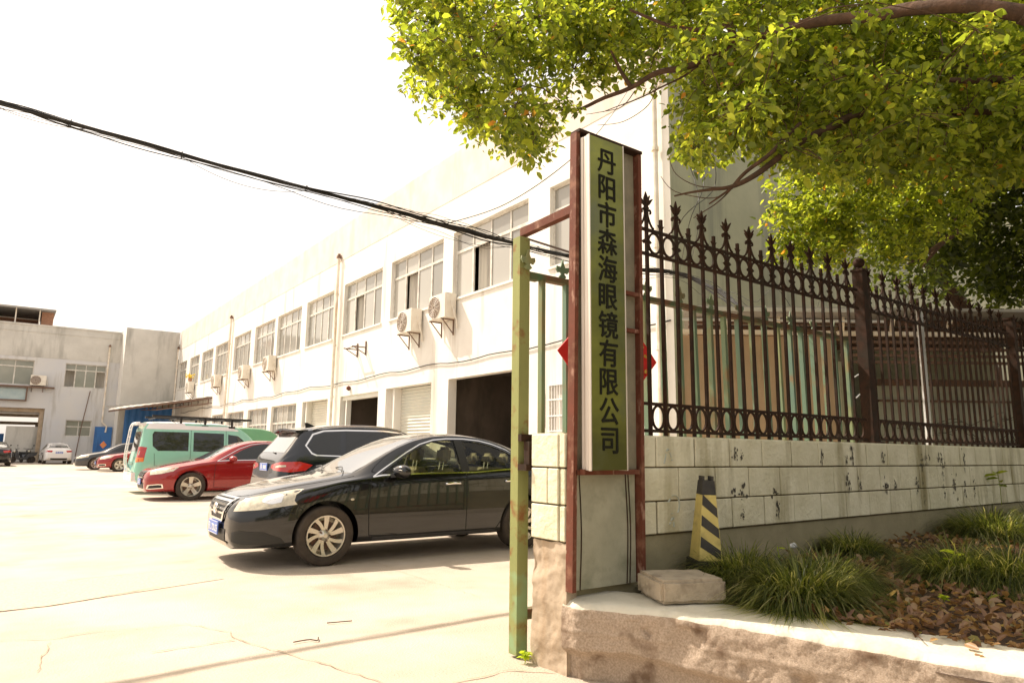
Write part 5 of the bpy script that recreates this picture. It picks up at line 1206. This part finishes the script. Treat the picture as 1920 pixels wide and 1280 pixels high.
        b = MB(); b.tube([(1.735, -s*.93, 1.035), (1.715, -s*1.0, 1.04), (1.735, -s*1.10, 1.035)], .006, 5); lc('mirror_trim', b, 'chrome', mo)
        for x in (2.56, 3.46):
            z = .865+.02*(x > 3); hy = -s*(.868); b = MB()
            P_ = resample([(x-.105, hy, z-.004), (x-.09, hy-s*.03, z), (x, hy-s*.038, z+.006), (x+.085, hy-s*.03, z+.004), (x+.10, hy, z)], 12); b.tube(P_, .016, 8); b.ico((x-.01, hy+s*.004, z-.005), .03, 2, sq=(1.5, .25, .8)); lc('door_handle', b, 'chrome', root)
        q = sk.patch([(1.5, -1, .245), (1.5, -1, .285), (3.2, -1, .285), (3.2, -1, .245)], (0, 1, 0), .006, .08); q = q if s > 0 else mirror(q); lc('side_skirt', q, 'car_grey', root)
        for x in (XF, XR): wheel(root, x, -s*.875, TR, .215, .222, 'ten', s)
        q = sk.patch([(9, -.45, .98), (9, -.74, .98), (9, -.76, .78), (9, -.50, .80)], (-1, 0, 0), .005, .04); q = q if s > 0 else mirror(q); lc('taillight', q, 'tail', root)
    for a in ((1.20, -.60, 1.30, -.10), (1.19, .05, 1.28, .55)):
        b = MB(); P_ = resample([(a[0], a[1], 1.012), ((a[0]+a[2])/2+.05, (a[1]+a[3])/2, 1.06), (a[2]+.02, a[3], 1.045)], 8); b.tube(P_, .007, 5); lc('wiper', b, 'black', root)
    b = MB(); b.box(1.1, 1.36, -.66, .66, .98, 1.0)
    # cabin: floor pan, dashboard, seats
    b = MB(); b.box(1.40, 4.1, -.78, .78, .38, .42); b.box(1.45, 1.80, -.74, .74, .60, .95); lc('dashboard', b, 'cabin', root)
    def seat(x, y, w_):
        o = bpy.data.objects.new('seat', None); col.objects.link(o); o.parent = root; o.location = (x, y, .42)
        def rb(nm, x0, x1, y0, y1, z0, z1, sh=0):
            bm = bmesh.new(); bmesh.ops.create_cube(bm, size=1)
            for v in bm.verts: v.co = Vector((x0+(v.co.x+.5)*(x1-x0), y0+(v.co.y+.5)*(y1-y0), z0+(v.co.z+.5)*(z1-z0)))
            bmesh.ops.bevel(bm, geom=bm.edges[:], offset=.045, segments=3, affect='EDGES')
            for v in bm.verts: v.co.x += sh*(v.co.z-z0)
            me = bpy.data.meshes.new('s'); bm.to_mesh(me); bm.free(); lc(nm, me, 'cabin', o, 50)
        rb('seat_cushion', -.25, .25, -w_/2, w_/2, .0, .2); rb('backrest', .17, .31, -w_/2, w_/2, .12, .62, .22)
        if w_ < .7: rb('headrest', .27, .39, -.13, .13, .68, .90, .1); 
        else:
            for k_ in (-.4, 0, .4): rb('headrest', .27, .38, k_-.12, k_+.12, .66, .82, .1)
        b = MB(); b.tube([(.3, -.05, .6), (.32, -.05, .72)], .007, 5); b.tube([(.3, .05, .6), (.32, .05, .72)], .007, 5); lc('headrest_post', b, 'chrome', o)
    seat(2.35, -.38, .5); seat(2.35, .38, .5); seat(3.3, 0, 1.28)
    b = MB(); n = 24; b.tube([(1.98+.05*math.sin(i*2*math.pi/n), .38+.18*math.cos(i*2*math.pi/n), .93+.17*math.sin(i*2*math.pi/n)) for i in range(n+1)], .013, 6, caps=False); b.bar((1.85, .38, .88), (1.98, .38, .93), .06, .06); lc('steering_wheel', b, 'black', root)
    b = MB(); b.box(2.02, 2.05, -.12, .12, 1.24, 1.30); lc('rear_view_mirror', b, 'black', root)
    b = MB()
    for x in (XF, XR):
        b.box(x-.37, x+.37, -.56, .56, .25, .70)
    lc('wheel_housing', b, 'black', root)
    return root
M['windscreen'] = carglass('windscreen_glass', (.16, .16, .15), .92, 3.2)

def simple_car(name, label, S, L, paint, xf, xr, tr_, rim_r, style, hwid, windows, glass, fwin=None, rwin=None, front=True, tailp=None, gaps=(), trim=None, extra=None, headp=None, cat='car', group='cars parked in the yard', handles=(), lod=0):
    root = thing(name, label, cat, (0, 0, 0), group)
    outer = loft(S, L, step=.08); sk = Skin(outer)
    body = boolean(outer.copy(), [cyl_y(x, tr_, tr_*1.14, s*(hwid-.3), s*1.3) for x in (xf, xr) for s in (-1, 1)])
    lc('body', body, paint, root, 32)
    for p in windows:
        q = sk.patch([(u, -1, v) for u, v in p], (0, 1, 0), .004, .08); lc('window', q, glass, root); lc('window', mirror(q), glass, root)
    if fwin: lc('windscreen', sk.patch([(0, u, v) for u, v in fwin], (1, 0, 0), .004, .08), 'windscreen_opaque', root)
    if rwin: lc('rear_window', sk.patch([(9, u, v) for u, v in rwin], (-1, 0, 0), .004, .08), 'windscreen_opaque', root)
    g2 = MB()
    for pts in gaps:
        q = sk.patch(strip([(u, -1, v) for u, v in pts], .010), (0, 1, 0), .002, .06); g2.add(q.v, q.f); q = mirror(q); g2.add(q.v, q.f)
    if gaps: lc('panel_gap', g2, 'black_gap', root)
    if trim:
        q = sk.patch(strip([(u, -1, v) for u, v in trim[0]], trim[1]), (0, 1, 0), .006, .06); lc('window_trim', q, 'chrome', root); lc('window_trim', mirror(q), 'chrome', root)
    for s in (1, -1):
        for x in (xf, xr): wheel(root, x, -s*(hwid-.01), tr_, .22, rim_r, style, s)
        if headp: q = sk.patch(headp[0], headp[1], .006, .05); lc('headlight', q if s > 0 else mirror(q), 'lamp_glass', root)
        if tailp: q = sk.patch(tailp[0], tailp[1], .006, .05); lc('taillight', q if s > 0 else mirror(q), 'tail', root)
        for x, z in handles:
            b = MB(); hy = -s*(hwid-.01); b.tube(resample([(x-.1, hy, z), (x-.08, hy-s*.03, z), (x+.08, hy-s*.03, z+.004), (x+.1, hy, z)], 8), .013, 6); lc('door_handle', b, paint, root)
    return root, sk
M['windscreen_opaque'] = mat('sky_reflecting_glass', (.10, .10, .10), .05, spec=1.0, coat=2.4)
def mirror_cap(root, x, y, z, paint):
    for s in (-1, 1):
        bm = bmesh.new(); bmesh.ops.create_uvsphere(bm, u_segments=16, v_segments=10, radius=1)
        for v in bm.verts: a, b_, c_ = v.co; v.co = Vector((x+.10*a, s*(y+.13*b_), z+.075*c_))
        me = bpy.data.meshes.new('mir'); bm.to_mesh(me); bm.free(); mo = lc('wing_mirror', me, paint, root, 60)
        b = MB(); b.bar((x, s*(y-.22), z-.06), (x, s*(y-.08), z-.03), .04, .06); lc('mirror_foot', b, 'black', mo)
def sc_tab(S, fx=1, fz=1, fy=1): return {k: [(x*fx, v*(fz if k[0] == 'z' else fy)) for x, v in t] for k, t in S.items()}

sed = build_sedan(); sed.location = (2.0, 8.36, 0); sed.rotation_euler = (0, 0, rad(-1.0)); sed['group'] = 'cars parked in the yard'
# ---------- red saloon (and a copy far behind)
RS = sc_tab(SED, 4.8/4.66, .985, 1.02)
RW = [[(1.72, .975), (1.95, 1.10), (2.2, 1.235), (2.45, 1.335), (2.65, 1.37), (2.85, 1.38), (2.85, .995)], [(2.93, 1.0), (2.93, 1.38), (3.3, 1.345), (3.6, 1.24), (3.72, 1.05)], [(3.78, 1.06), (3.76, 1.17), (3.98, 1.08)]]
def red_car(label):
    root, sk = simple_car('parked_car', label, RS, 4.8, 'car_red', .98, 3.78, .335, .235, 'five', .897, RW, 'dark_glass', [(-.64, .995), (-.53, 1.375), (.53, 1.375), (.64, .995)], [(-.57, 1.15), (-.49, 1.36), (.49, 1.36), (.57, 1.15)],
        headp=([(.16, -.52, .69), (.40, -.70, .765), (.72, -.80, .80), (.60, -.81, .70), (.35, -.76, .64), (.12, -.62, .61)], (.62, .78, 0)), tailp=([(4.8, -.4, .98), (4.6, -.76, .98), (4.4, -.82, .90), (4.6, -.8, .8), (4.8, -.5, .82)], (-.7, .7, 0)),
        gaps=([(1.5, .30), (1.49, .6), (1.52, .92)], [(2.88, .28), (2.88, .98)], [(1.5, .3), (2.2, .275), (3.3, .28)], [(3.3, .28), (3.55, .6), (3.74, 1.03)], [(.62, .68), (.70, .6), (.72, .58)]),
        trim=([(1.55, .945), (1.72, .955), (2.2, .97), (3.0, .985), (3.9, 1.05)], .016), handles=((2.65, .86), (3.55, .88)))
    q = sk.patch(strip([(u, -1, v) for u, v in [(1.55, .945), (1.85, 1.11), (2.1, 1.25), (2.4, 1.36), (2.7, 1.40), (3.0, 1.40), (3.3, 1.36)]], .012), (0, 1, 0), .006, .06); lc('window_trim', q, 'chrome', root); lc('window_trim', mirror(q), 'chrome', root)
    q = sk.patch([(0, -.40, .70), (0, -.30, .50), (0, .30, .50), (0, .40, .70)], (1, 0, 0), .008, .05); lc('grille', q, 'black', root)
    for z in (.66, .60, .54): q = sk.patch([(0, -.36, z-.008), (0, -.36, z+.008), (0, .36, z+.008), (0, .36, z-.008)], (1, 0, 0), .018, .05); lc('grille_bar', q, 'chrome', root)
    q = sk.patch([(0, -.45, .42), (0, -.42, .28), (0, .42, .28), (0, .45, .42)], (1, 0, 0), .006, .05); lc('lower_intake', q, 'black', root)
    plate_mesh(root, -.04, 0, .44, 1, '苏L 36K1')
    for s in (1, -1):
        q = sk.patch([(.10, -.60, .375), (.30, -.74, .40), (.40, -.78, .395), (.42, -.79, .30), (.16, -.66, .275), (.08, -.56, .28)], (.62, .78, 0), .006, .04); lc('fog_lamp_surround', q if s > 0 else mirror(q), 'chrome', root)
        q = sk.patch([(.14, -.63, .36), (.30, -.74, .38), (.38, -.77, .375), (.39, -.78, .315), (.18, -.67, .295), (.12, -.60, .295)], (.62, .78, 0), .009, .04); lc('fog_lamp', q if s > 0 else mirror(q), 'black', root)
    mirror_cap(root, 1.88, 1.03, 1.0, 'car_red'); return root
red = red_car('red saloon parked in the middle of the row with its nose toward the yard'); red.location = (2.72, 19.15, 0)
red2 = copy_tree(red); red2.location = (3.75, 41.4, 0); red2['label'] = 'small-looking distant red saloon, only its nose showing behind the green van'
for c_ in list(red2.children): pass
# ---------- dark far sedan
dk_, sk = simple_car('parked_car', 'dark grey saloon parked far back in front of the blue door', SED, 4.66, 'car_grey', XF, XR, .325, .225, 'seven', .88, [[(1.60, .985), (2.0, 1.21), (2.38, 1.375), (2.70, 1.40), (2.70, 1.01)], [(2.82, 1.015), (2.82, 1.40), (3.25, 1.345), (3.56, 1.225), (3.60, 1.06)]], 'dark_glass', [(-.655, 1.00), (-.52, 1.40), (.52, 1.40), (.655, 1.00)], None,
    headp=([(.13, -.50, .70), (.36, -.70, .785), (.68, -.80, .83), (.62, -.81, .70), (.30, -.75, .625), (.06, -.52, .60)], (.62, .78, 0)), gaps=([(1.46, .3), (1.47, .93)], [(2.76, .28), (2.76, .99)]))
dk_.location = (3.0, 44.6, 0)
# ---------- white saloon seen from behind, black one at the left edge
wh, sk = simple_car('parked_car', 'white saloon seen from behind, parked beside the scooters by the far building', SED, 4.66, 'car_white', XF, XR, .325, .225, 'seven', .88, [[(1.60, .985), (2.0, 1.21), (2.38, 1.375), (2.70, 1.40), (2.70, 1.01)], [(2.82, 1.015), (2.82, 1.40), (3.25, 1.345), (3.56, 1.225), (3.60, 1.06)]], 'dark_glass', [(-.655, 1.00), (-.52, 1.40), (.52, 1.40), (.655, 1.00)], [(-.6, 1.15), (-.5, 1.40), (.5, 1.40), (.6, 1.15)],
    tailp=([(9, -.38, .95), (9, -.78, .97), (9, -.80, .84), (9, -.45, .82)], (-1, 0, 0)))
plate_mesh(wh, 4.665, 0, .80, -1, '苏L 8N62'); q = sk.patch([(9, -.5, .42), (9, -.5, .30), (9, .5, .30), (9, .5, .42)], (-1, 0, 0), .006, .05); lc('bumper_insert', q, 'black', wh)
wh.rotation_euler = (0, 0, rad(-90+3)); wh.location = (2.75, 62.9, 0)
bk_, sk = simple_car('parked_car', 'black saloon cut by the left edge of the picture, red tail lamp showing', SED, 4.66, 'car_black', XF, XR, .325, .225, 'seven', .88, [[(1.60, .985), (2.0, 1.21), (2.38, 1.375), (2.70, 1.40), (2.70, 1.01)], [(2.82, 1.015), (2.82, 1.40), (3.25, 1.345), (3.56, 1.225), (3.60, 1.06)]], 'dark_glass', [(-.655, 1.00), (-.52, 1.40), (.52, 1.40), (.655, 1.00)], [(-.6, 1.15), (-.5, 1.40), (.5, 1.40), (.6, 1.15)],
    tailp=([(9, -.38, .95), (9, -.78, .97), (9, -.80, .84), (9, -.45, .82)], (-1, 0, 0)))
plate_mesh(bk_, 4.665, 0, .80, -1, '苏L 5C17')
bk_.rotation_euler = (0, 0, rad(-90+2)); bk_.location = (-.75, 56.6, 0)
# ---------- dark blue SUV (x = 0 at nose, rear at L)
SV = dict(
 zt=[(0, .80), (.05, .93), (.15, 1.0), (.5, 1.08), (1.2, 1.17), (1.45, 1.22), (1.9, 1.48), (2.2, 1.63), (2.5, 1.71), (3.0, 1.755), (3.6, 1.745), (4.2, 1.69), (4.42, 1.655), (4.50, 1.58), (4.62, 1.42), (4.78, 1.20), (4.82, 1.15), (4.88, 1.05), (4.92, .85)],
 ze=[(0, .75), (.05, .88), (.15, .95), (.5, 1.02), (1.2, 1.10), (1.45, 1.15), (1.9, 1.40), (2.2, 1.55), (2.5, 1.63), (3.0, 1.67), (3.6, 1.66), (4.2, 1.60), (4.42, 1.55), (4.50, 1.48), (4.62, 1.33), (4.78, 1.16), (4.82, 1.11), (4.88, 1.0), (4.92, .8)],
 zs=[(0, .70), (.05, .8), (.15, .87), (.5, .95), (1.2, 1.03), (2.5, 1.08), (3.8, 1.13), (4.5, 1.12), (4.78, 1.06), (4.88, .95), (4.92, .75)],
 zr=[(0, .55), (1, .65), (4, .68), (4.92, .62)], zb=[(0, .4), (.06, .28), (.5, .25), (4.4, .27), (4.8, .33), (4.92, .45)],
 hw=[(0, .6), (.05, .75), (.15, .85), (.4, .95), (.8, .99), (4.2, 1.0), (4.6, .965), (4.8, .91), (4.88, .86), (4.92, .8)],
 hs=[(0, .55), (.05, .68), (.15, .78), (.4, .87), (.8, .92), (2, .95), (4.0, .95), (4.5, .91), (4.78, .84), (4.88, .79), (4.92, .72)],
 ht=[(0, .45), (.15, .62), (.5, .72), (1.2, .76), (1.45, .76), (1.9, .70), (2.5, .65), (3.6, .65), (4.2, .66), (4.42, .66), (4.62, .71), (4.78, .76), (4.88, .70), (4.92, .62)])
suv, sk = simple_car('parked_car', 'dark blue-black sport utility vehicle seen from behind, parked just beyond the black sedan', SV, 4.92, 'car_navy', .92, 3.9, .375, .26, 'five', 1.0,
   [[(4.27, 1.20), (4.36, 1.33), (4.22, 1.50), (4.02, 1.565), (3.72, 1.585), (3.80, 1.175), (4.1, 1.18)], [(3.68, 1.175), (3.60, 1.59), (2.78, 1.60), (2.78, 1.155)], [(2.70, 1.15), (2.70, 1.60), (2.4, 1.57), (1.95, 1.36), (1.75, 1.14)]], 'dark_glass',
   [(-.7, 1.22), (-.58, 1.62), (.58, 1.62), (.7, 1.22)], [(-.68, 1.20), (-.58, 1.545), (.58, 1.545), (.68, 1.20)],
   tailp=([(4.88, -.40, .98), (4.80, -.72, 1.03), (4.55, -.93, 1.04), (4.32, -.97, .98), (4.45, -.97, .88), (4.7, -.92, .85), (4.87, -.55, .88), (4.9, -.38, .92)], (-.72, .69, 0)), gaps=([(2.74, .35), (2.74, 1.13)], [(3.64, .55), (3.66, 1.15)], [(1.6, .35), (1.62, 1.1)]),
   trim=([(4.24, 1.15), (4.33, 1.19), (4.42, 1.33), (4.26, 1.54), (4.04, 1.61), (3.6, 1.635), (2.8, 1.64), (2.4, 1.61), (1.92, 1.39)], .03), handles=((2.95, 1.0), (3.85, 1.02)))
q = sk.patch(strip([(u, -1, v) for u, v in [(4.26, 1.155), (3.7, 1.14), (2.7, 1.12), (1.7, 1.10)]], .02), (0, 1, 0), .006, .06); lc('window_trim', q, 'chrome', suv); lc('window_trim', mirror(q), 'chrome', suv)
b = MB(); vv = []
for i in range(13):
    y = -.64+1.28*i/12; e = .05*(abs(y)/.64)**2; vv += [(4.38-e, y, 1.665-e*.8), (4.62-e, y, 1.655-e*.9), (4.62-e, y, 1.62-e*.9), (4.40-e, y, 1.56-e*.8)]
b.add(vv, [(4*i+j, 4*i+(j+1) % 4, 4*i+4+(j+1) % 4, 4*i+4+j) for i in range(12) for j in range(4)]+[(0, 1, 2, 3), (51, 50, 49, 48)]); lc('roof_spoiler', b, 'car_navy', suv)
b = MB(); b.prism([(3.95, 1.70), (4.13, 1.78), (4.18, 1.78), (4.16, 1.69)], lambda u, v, d: (u, d, v), -.02, .02); lc('roof_fin', b, 'black', suv)
plate_mesh(suv, 4.93, 0, .93, -1, '苏L 9B08')
for nm, m_, pp_ in (('bumper_insert', 'car_grey', [(-.72, .72), (-.78, .60), (.78, .60), (.72, .72)]), ('bumper_reflection', 'stone', [(-.60, .56), (-.66, .38), (.66, .38), (.60, .56)]), ('lower_reflector', 'chrome', [(-.78, .52), (-.80, .42), (-.70, .42), (-.68, .52)])):  # beige patch low on the bumper is a painted reflection
    lc(nm, sk.patch([(9, u, v) for u, v in pp_], (-1, 0, 0), .01, .06), m_, suv)
b = MB(); b.bar((4.74, -.15, 1.205), (4.80, .28, 1.185), .02, .03); lc('rear_wiper', b, 'black', suv)
for s in (-1, 1):
    b = MB(); b.tube(resample([(4.25, s*.655, 1.63), (3.9, s*.67, 1.70), (3.0, s*.665, 1.72), (2.4, s*.66, 1.66)], 16), .014, 6); lc('roof_rail', b, 'chrome', suv)
    q = sk.patch([(4.86, -.62, .955), (4.80, -.72, .975), (4.72, -.82, .975), (4.72, -.82, .945), (4.86, -.60, .925)], (-.72, .69, 0), .010, .04); lc('lamp_strip', q if s < 0 else mirror(q), 'lamp_glass', suv)
suv.rotation_euler = (0, 0, math.pi); suv.location = (3.95+4.92, 13.35, 0)
# ---------- mint green van with white roof, and a second van behind
VN = dict(
 zt=[(0, .80), (.06, .92), (.5, 1.05), (.75, 1.12), (1.0, 1.3), (1.5, 1.78), (1.8, 1.93), (2.3, 1.99), (3.5, 2.0), (4.1, 1.98), (4.22, 1.93), (4.30, 1.4), (4.36, 1.0), (4.40, .8)],
 ze=[(0, .75), (.06, .86), (.5, .99), (.75, 1.06), (1.0, 1.22), (1.5, 1.69), (1.8, 1.84), (2.3, 1.90), (3.5, 1.91), (4.1, 1.89), (4.22, 1.83), (4.30, 1.32), (4.36, .95), (4.40, .75)],
 zs=[(0, .70), (.06, .8), (.5, .93), (1, 1.05), (2, 1.1), (4.1, 1.12), (4.30, 1.1), (4.36, .92), (4.4, .72)],
 zr=[(0, .5), (1, .6), (4, .62), (4.4, .58)], zb=[(0, .36), (.06, .27), (.5, .24), (4.1, .26), (4.35, .33), (4.4, .42)],
 hw=[(0, .6), (.06, .70), (.2, .78), (.5, .83), (4.0, .84), (4.25, .83), (4.36, .79), (4.4, .74)],
 hs=[(0, .55), (.06, .65), (.2, .73), (.5, .79), (1, .81), (4.0, .82), (4.25, .80), (4.36, .74), (4.4, .68)],
 ht=[(0, .45), (.2, .6), (.75, .68), (1.0, .67), (1.5, .64), (2, .64), (4.0, .66), (4.22, .66), (4.30, .70), (4.36, .66), (4.4, .6)])
van, sk = simple_car('parked_van', 'mint green van with a white roof, ladder and black roof rack, seen from behind', VN, 4.4, 'mint', .75, 3.55, .31, .19, 'seven', .84,
   [[(4.0, 1.30), (4.02, 1.62), (3.98, 1.70), (3.08, 1.70), (3.08, 1.17), (3.86, 1.17)], [(2.95, 1.16), (2.95, 1.70), (2.12, 1.68), (2.12, 1.15)], [(2.0, 1.15), (2.0, 1.66), (1.72, 1.62), (1.35, 1.32), (1.25, 1.14)]], 'dark_glass',
   [(-.66, 1.18), (-.56, 1.72), (.56, 1.72), (.66, 1.18)], [(-.62, 1.15), (-.57, 1.70), (.57, 1.70), (.62, 1.15)], gaps=([(3.02, .3), (3.02, 1.76)], [(2.06, .3), (2.06, 1.76)], [(3.9, .5), (3.95, 1.1)]), cat='van', group='vans parked in the yard',
   tailp=([(4.40, -.62, 1.28), (4.30, -.80, 1.28), (4.16, -.82, 1.26), (4.20, -.84, .88), (4.40, -.74, .86)], (-.72, .69, 0)))
q = sk.patch([(4.40, -.60, .98), (4.30, -.79, .98), (4.2, -.83, .98), (4.2, -.84, .87), (4.40, -.74, .85)], (-.72, .69, 0), .009, .05); lc('indicator', q, 'amber', van); lc('indicator', mirror(q), 'amber', van)
q = sk.patch([(1.6, -.60, 5), (1.8, -.635, 5), (4.20, -.655, 5), (4.23, -.4, 5), (4.23, .4, 5), (4.20, .655, 5), (1.8, .635, 5), (1.6, .60, 5)], (0, 0, -1), .006, .1); lc('roof_skin', q, 'car_white', van)
for s in (-1, 1):
    q = sk.patch([(1.7, -1, 1.76), (2.3, -1, 1.77), (4.2, -1, 1.77), (4.2, -1, 1.92), (2.3, -1, 1.975), (1.7, -1, 1.86)], (0, 1, 0), .006, .08); lc('roof_side', q if s < 0 else mirror(q), 'car_white', van)
b = MB(); b.box(4.12, 4.40, -.64, .64, 1.87, 1.93); o = lc('roof_spoiler', b, 'car_white', van)
b = MB(); b.box(4.30, 4.46, -.78, .78, .34, .58); lc('rear_bumper', b, 'car_white', van)
b = MB()
for y in (-.1, .3): b.tube(resample([(4.30, y, 1.95), (4.46, y, 1.90), (4.52, y, 1.5), (4.56, y, .95), (4.50, y, .6)], 14), .018, 6)
for z in (.75, .95, 1.15, 1.35, 1.55, 1.75): b.tube([(4.53-.05*(z-1), -.1, z), (4.53-.05*(z-1), .3, z)], .014, 6)
lc('ladder', b, 'car_white', van)
rk = MB()
for y in (-.62, .62): rk.bar((1.35, y, 2.10), (4.05, y, 2.14), .05, .09)
for x in (1.45, 2.1, 2.8, 3.4, 3.95): rk.box(x-.025, x+.025, -.6, .6, 2.07, 2.09)
for x in (1.9, 2.65, 3.3):
    for y in (-.62, .62): rk.box(x-.03, x+.03, y-.02, y+.02, 1.86, 2.11); rk.box(x-.09, x+.09, y-.035, y+.035, 1.84, 1.90)
lc('roof_rack', rk, 'black', van)
plate_mesh(van, 4.47, -.45, .68, -1, '苏L D521'); mirror_cap(van, 1.3, .98, 1.15, 'mint')
van.rotation_euler = (0, 0, math.pi); van.location = (2.85+4.4, 22.15, 0)
v2, sk = simple_car('parked_van', 'dull green van mostly hidden behind the mint green van', VN, 4.4, 'mint2', .75, 3.55, .31, .19, 'seven', .84, [[(4.0, 1.30), (4.02, 1.62), (3.98, 1.70), (3.08, 1.70), (3.08, 1.17), (3.86, 1.17)]], 'dark_glass', [(-.66, 1.18), (-.56, 1.72), (.56, 1.72), (.66, 1.18)], None, cat='van', group='vans parked in the yard')
v2.rotation_euler = (0, 0, math.pi); v2.location = (9.3, 25.6, 0)
# ---------- scooters by the far wall
def scooter():
    t = thing('motor_scooter', 'dark motor scooter parked against the far building', 'scooter', (0, 0, 0), 'scooters by the far building')
    for x in (0, 1.25):
        w_ = MB(); w_.lathe([(.16, -.04), (.23, -.05), (.25, 0), (.23, .05), (.16, .04), (.16, -.04)], 24, lambda a, c_, h, x=x: (x+a, h, .25+c_)); w_.lathe([(.03, -.05), (.15, -.02), (.15, .02), (.03, .05)], 16, lambda a, c_, h, x=x: (x+a, h, .25+c_)); obj('wheel', w_, M['tyre'], t, loc=(0, 0, 0), local=True)
    b = MB(); b.prism([(.18, .30), (.35, .25), (.85, .25), (1.0, .4), (1.45, .55), (1.5, .72), (.9, .70), (.75, .42), (.40, .40), (.22, .95), (.12, .92), (.1, .5)], lambda u, v, d: (u, d, v), -.14, .14); obj('body', b, M['car_grey'], t, loc=(0, 0, 0), local=True)
    b = MB(); b.prism([(.8, .705), (1.5, .725), (1.55, .80), (.85, .80)], lambda u, v, d: (u, d, v), -.13, .13); obj('seat', b, M['black'], t, loc=(0, 0, 0), local=True)
    b = MB(); b.tube([(.02, 0, .3), (.16, 0, .95), (.2, 0, 1.02)], .03, 8); b.tube([(.25, -.33, 1.05), (.17, 0, 1.0), (.25, .33, 1.05)], .018, 6); b.tube([(.2, -.2, 1.0), (.15, -.28, 1.25)], .008, 5); b.ico((.14, -.3, 1.28), .06, 1, sq=(.4, 1, .8)); obj('handlebar', b, M['black'], t, loc=(0, 0, 0), local=True)
    b = MB(); b.ico((.1, 0, .85), .09, 2); obj('headlight', b, M['lamp_glass'], t, loc=(0, 0, 0), local=True); return t
s0 = scooter(); s0.location = (.35, 61.5, 0); s0.rotation_euler = (0, 0, rad(20)); s0['label'] = 'dark motor scooter directly left of the white saloon by the far building'
s1 = copy_tree(s0); s1.location = (-.15, 63.2, 0); s1.rotation_euler = (0, 0, rad(70)); s1['label'] = 'dark motor scooter nearer the black saloon, half hidden by another scooter'
s2 = copy_tree(s0); s2.location = (1.35, 62.6, 0); s2.rotation_euler = (0, 0, rad(110)); s2['label'] = 'dark motor scooter with raised mirrors close behind the white saloon corner'
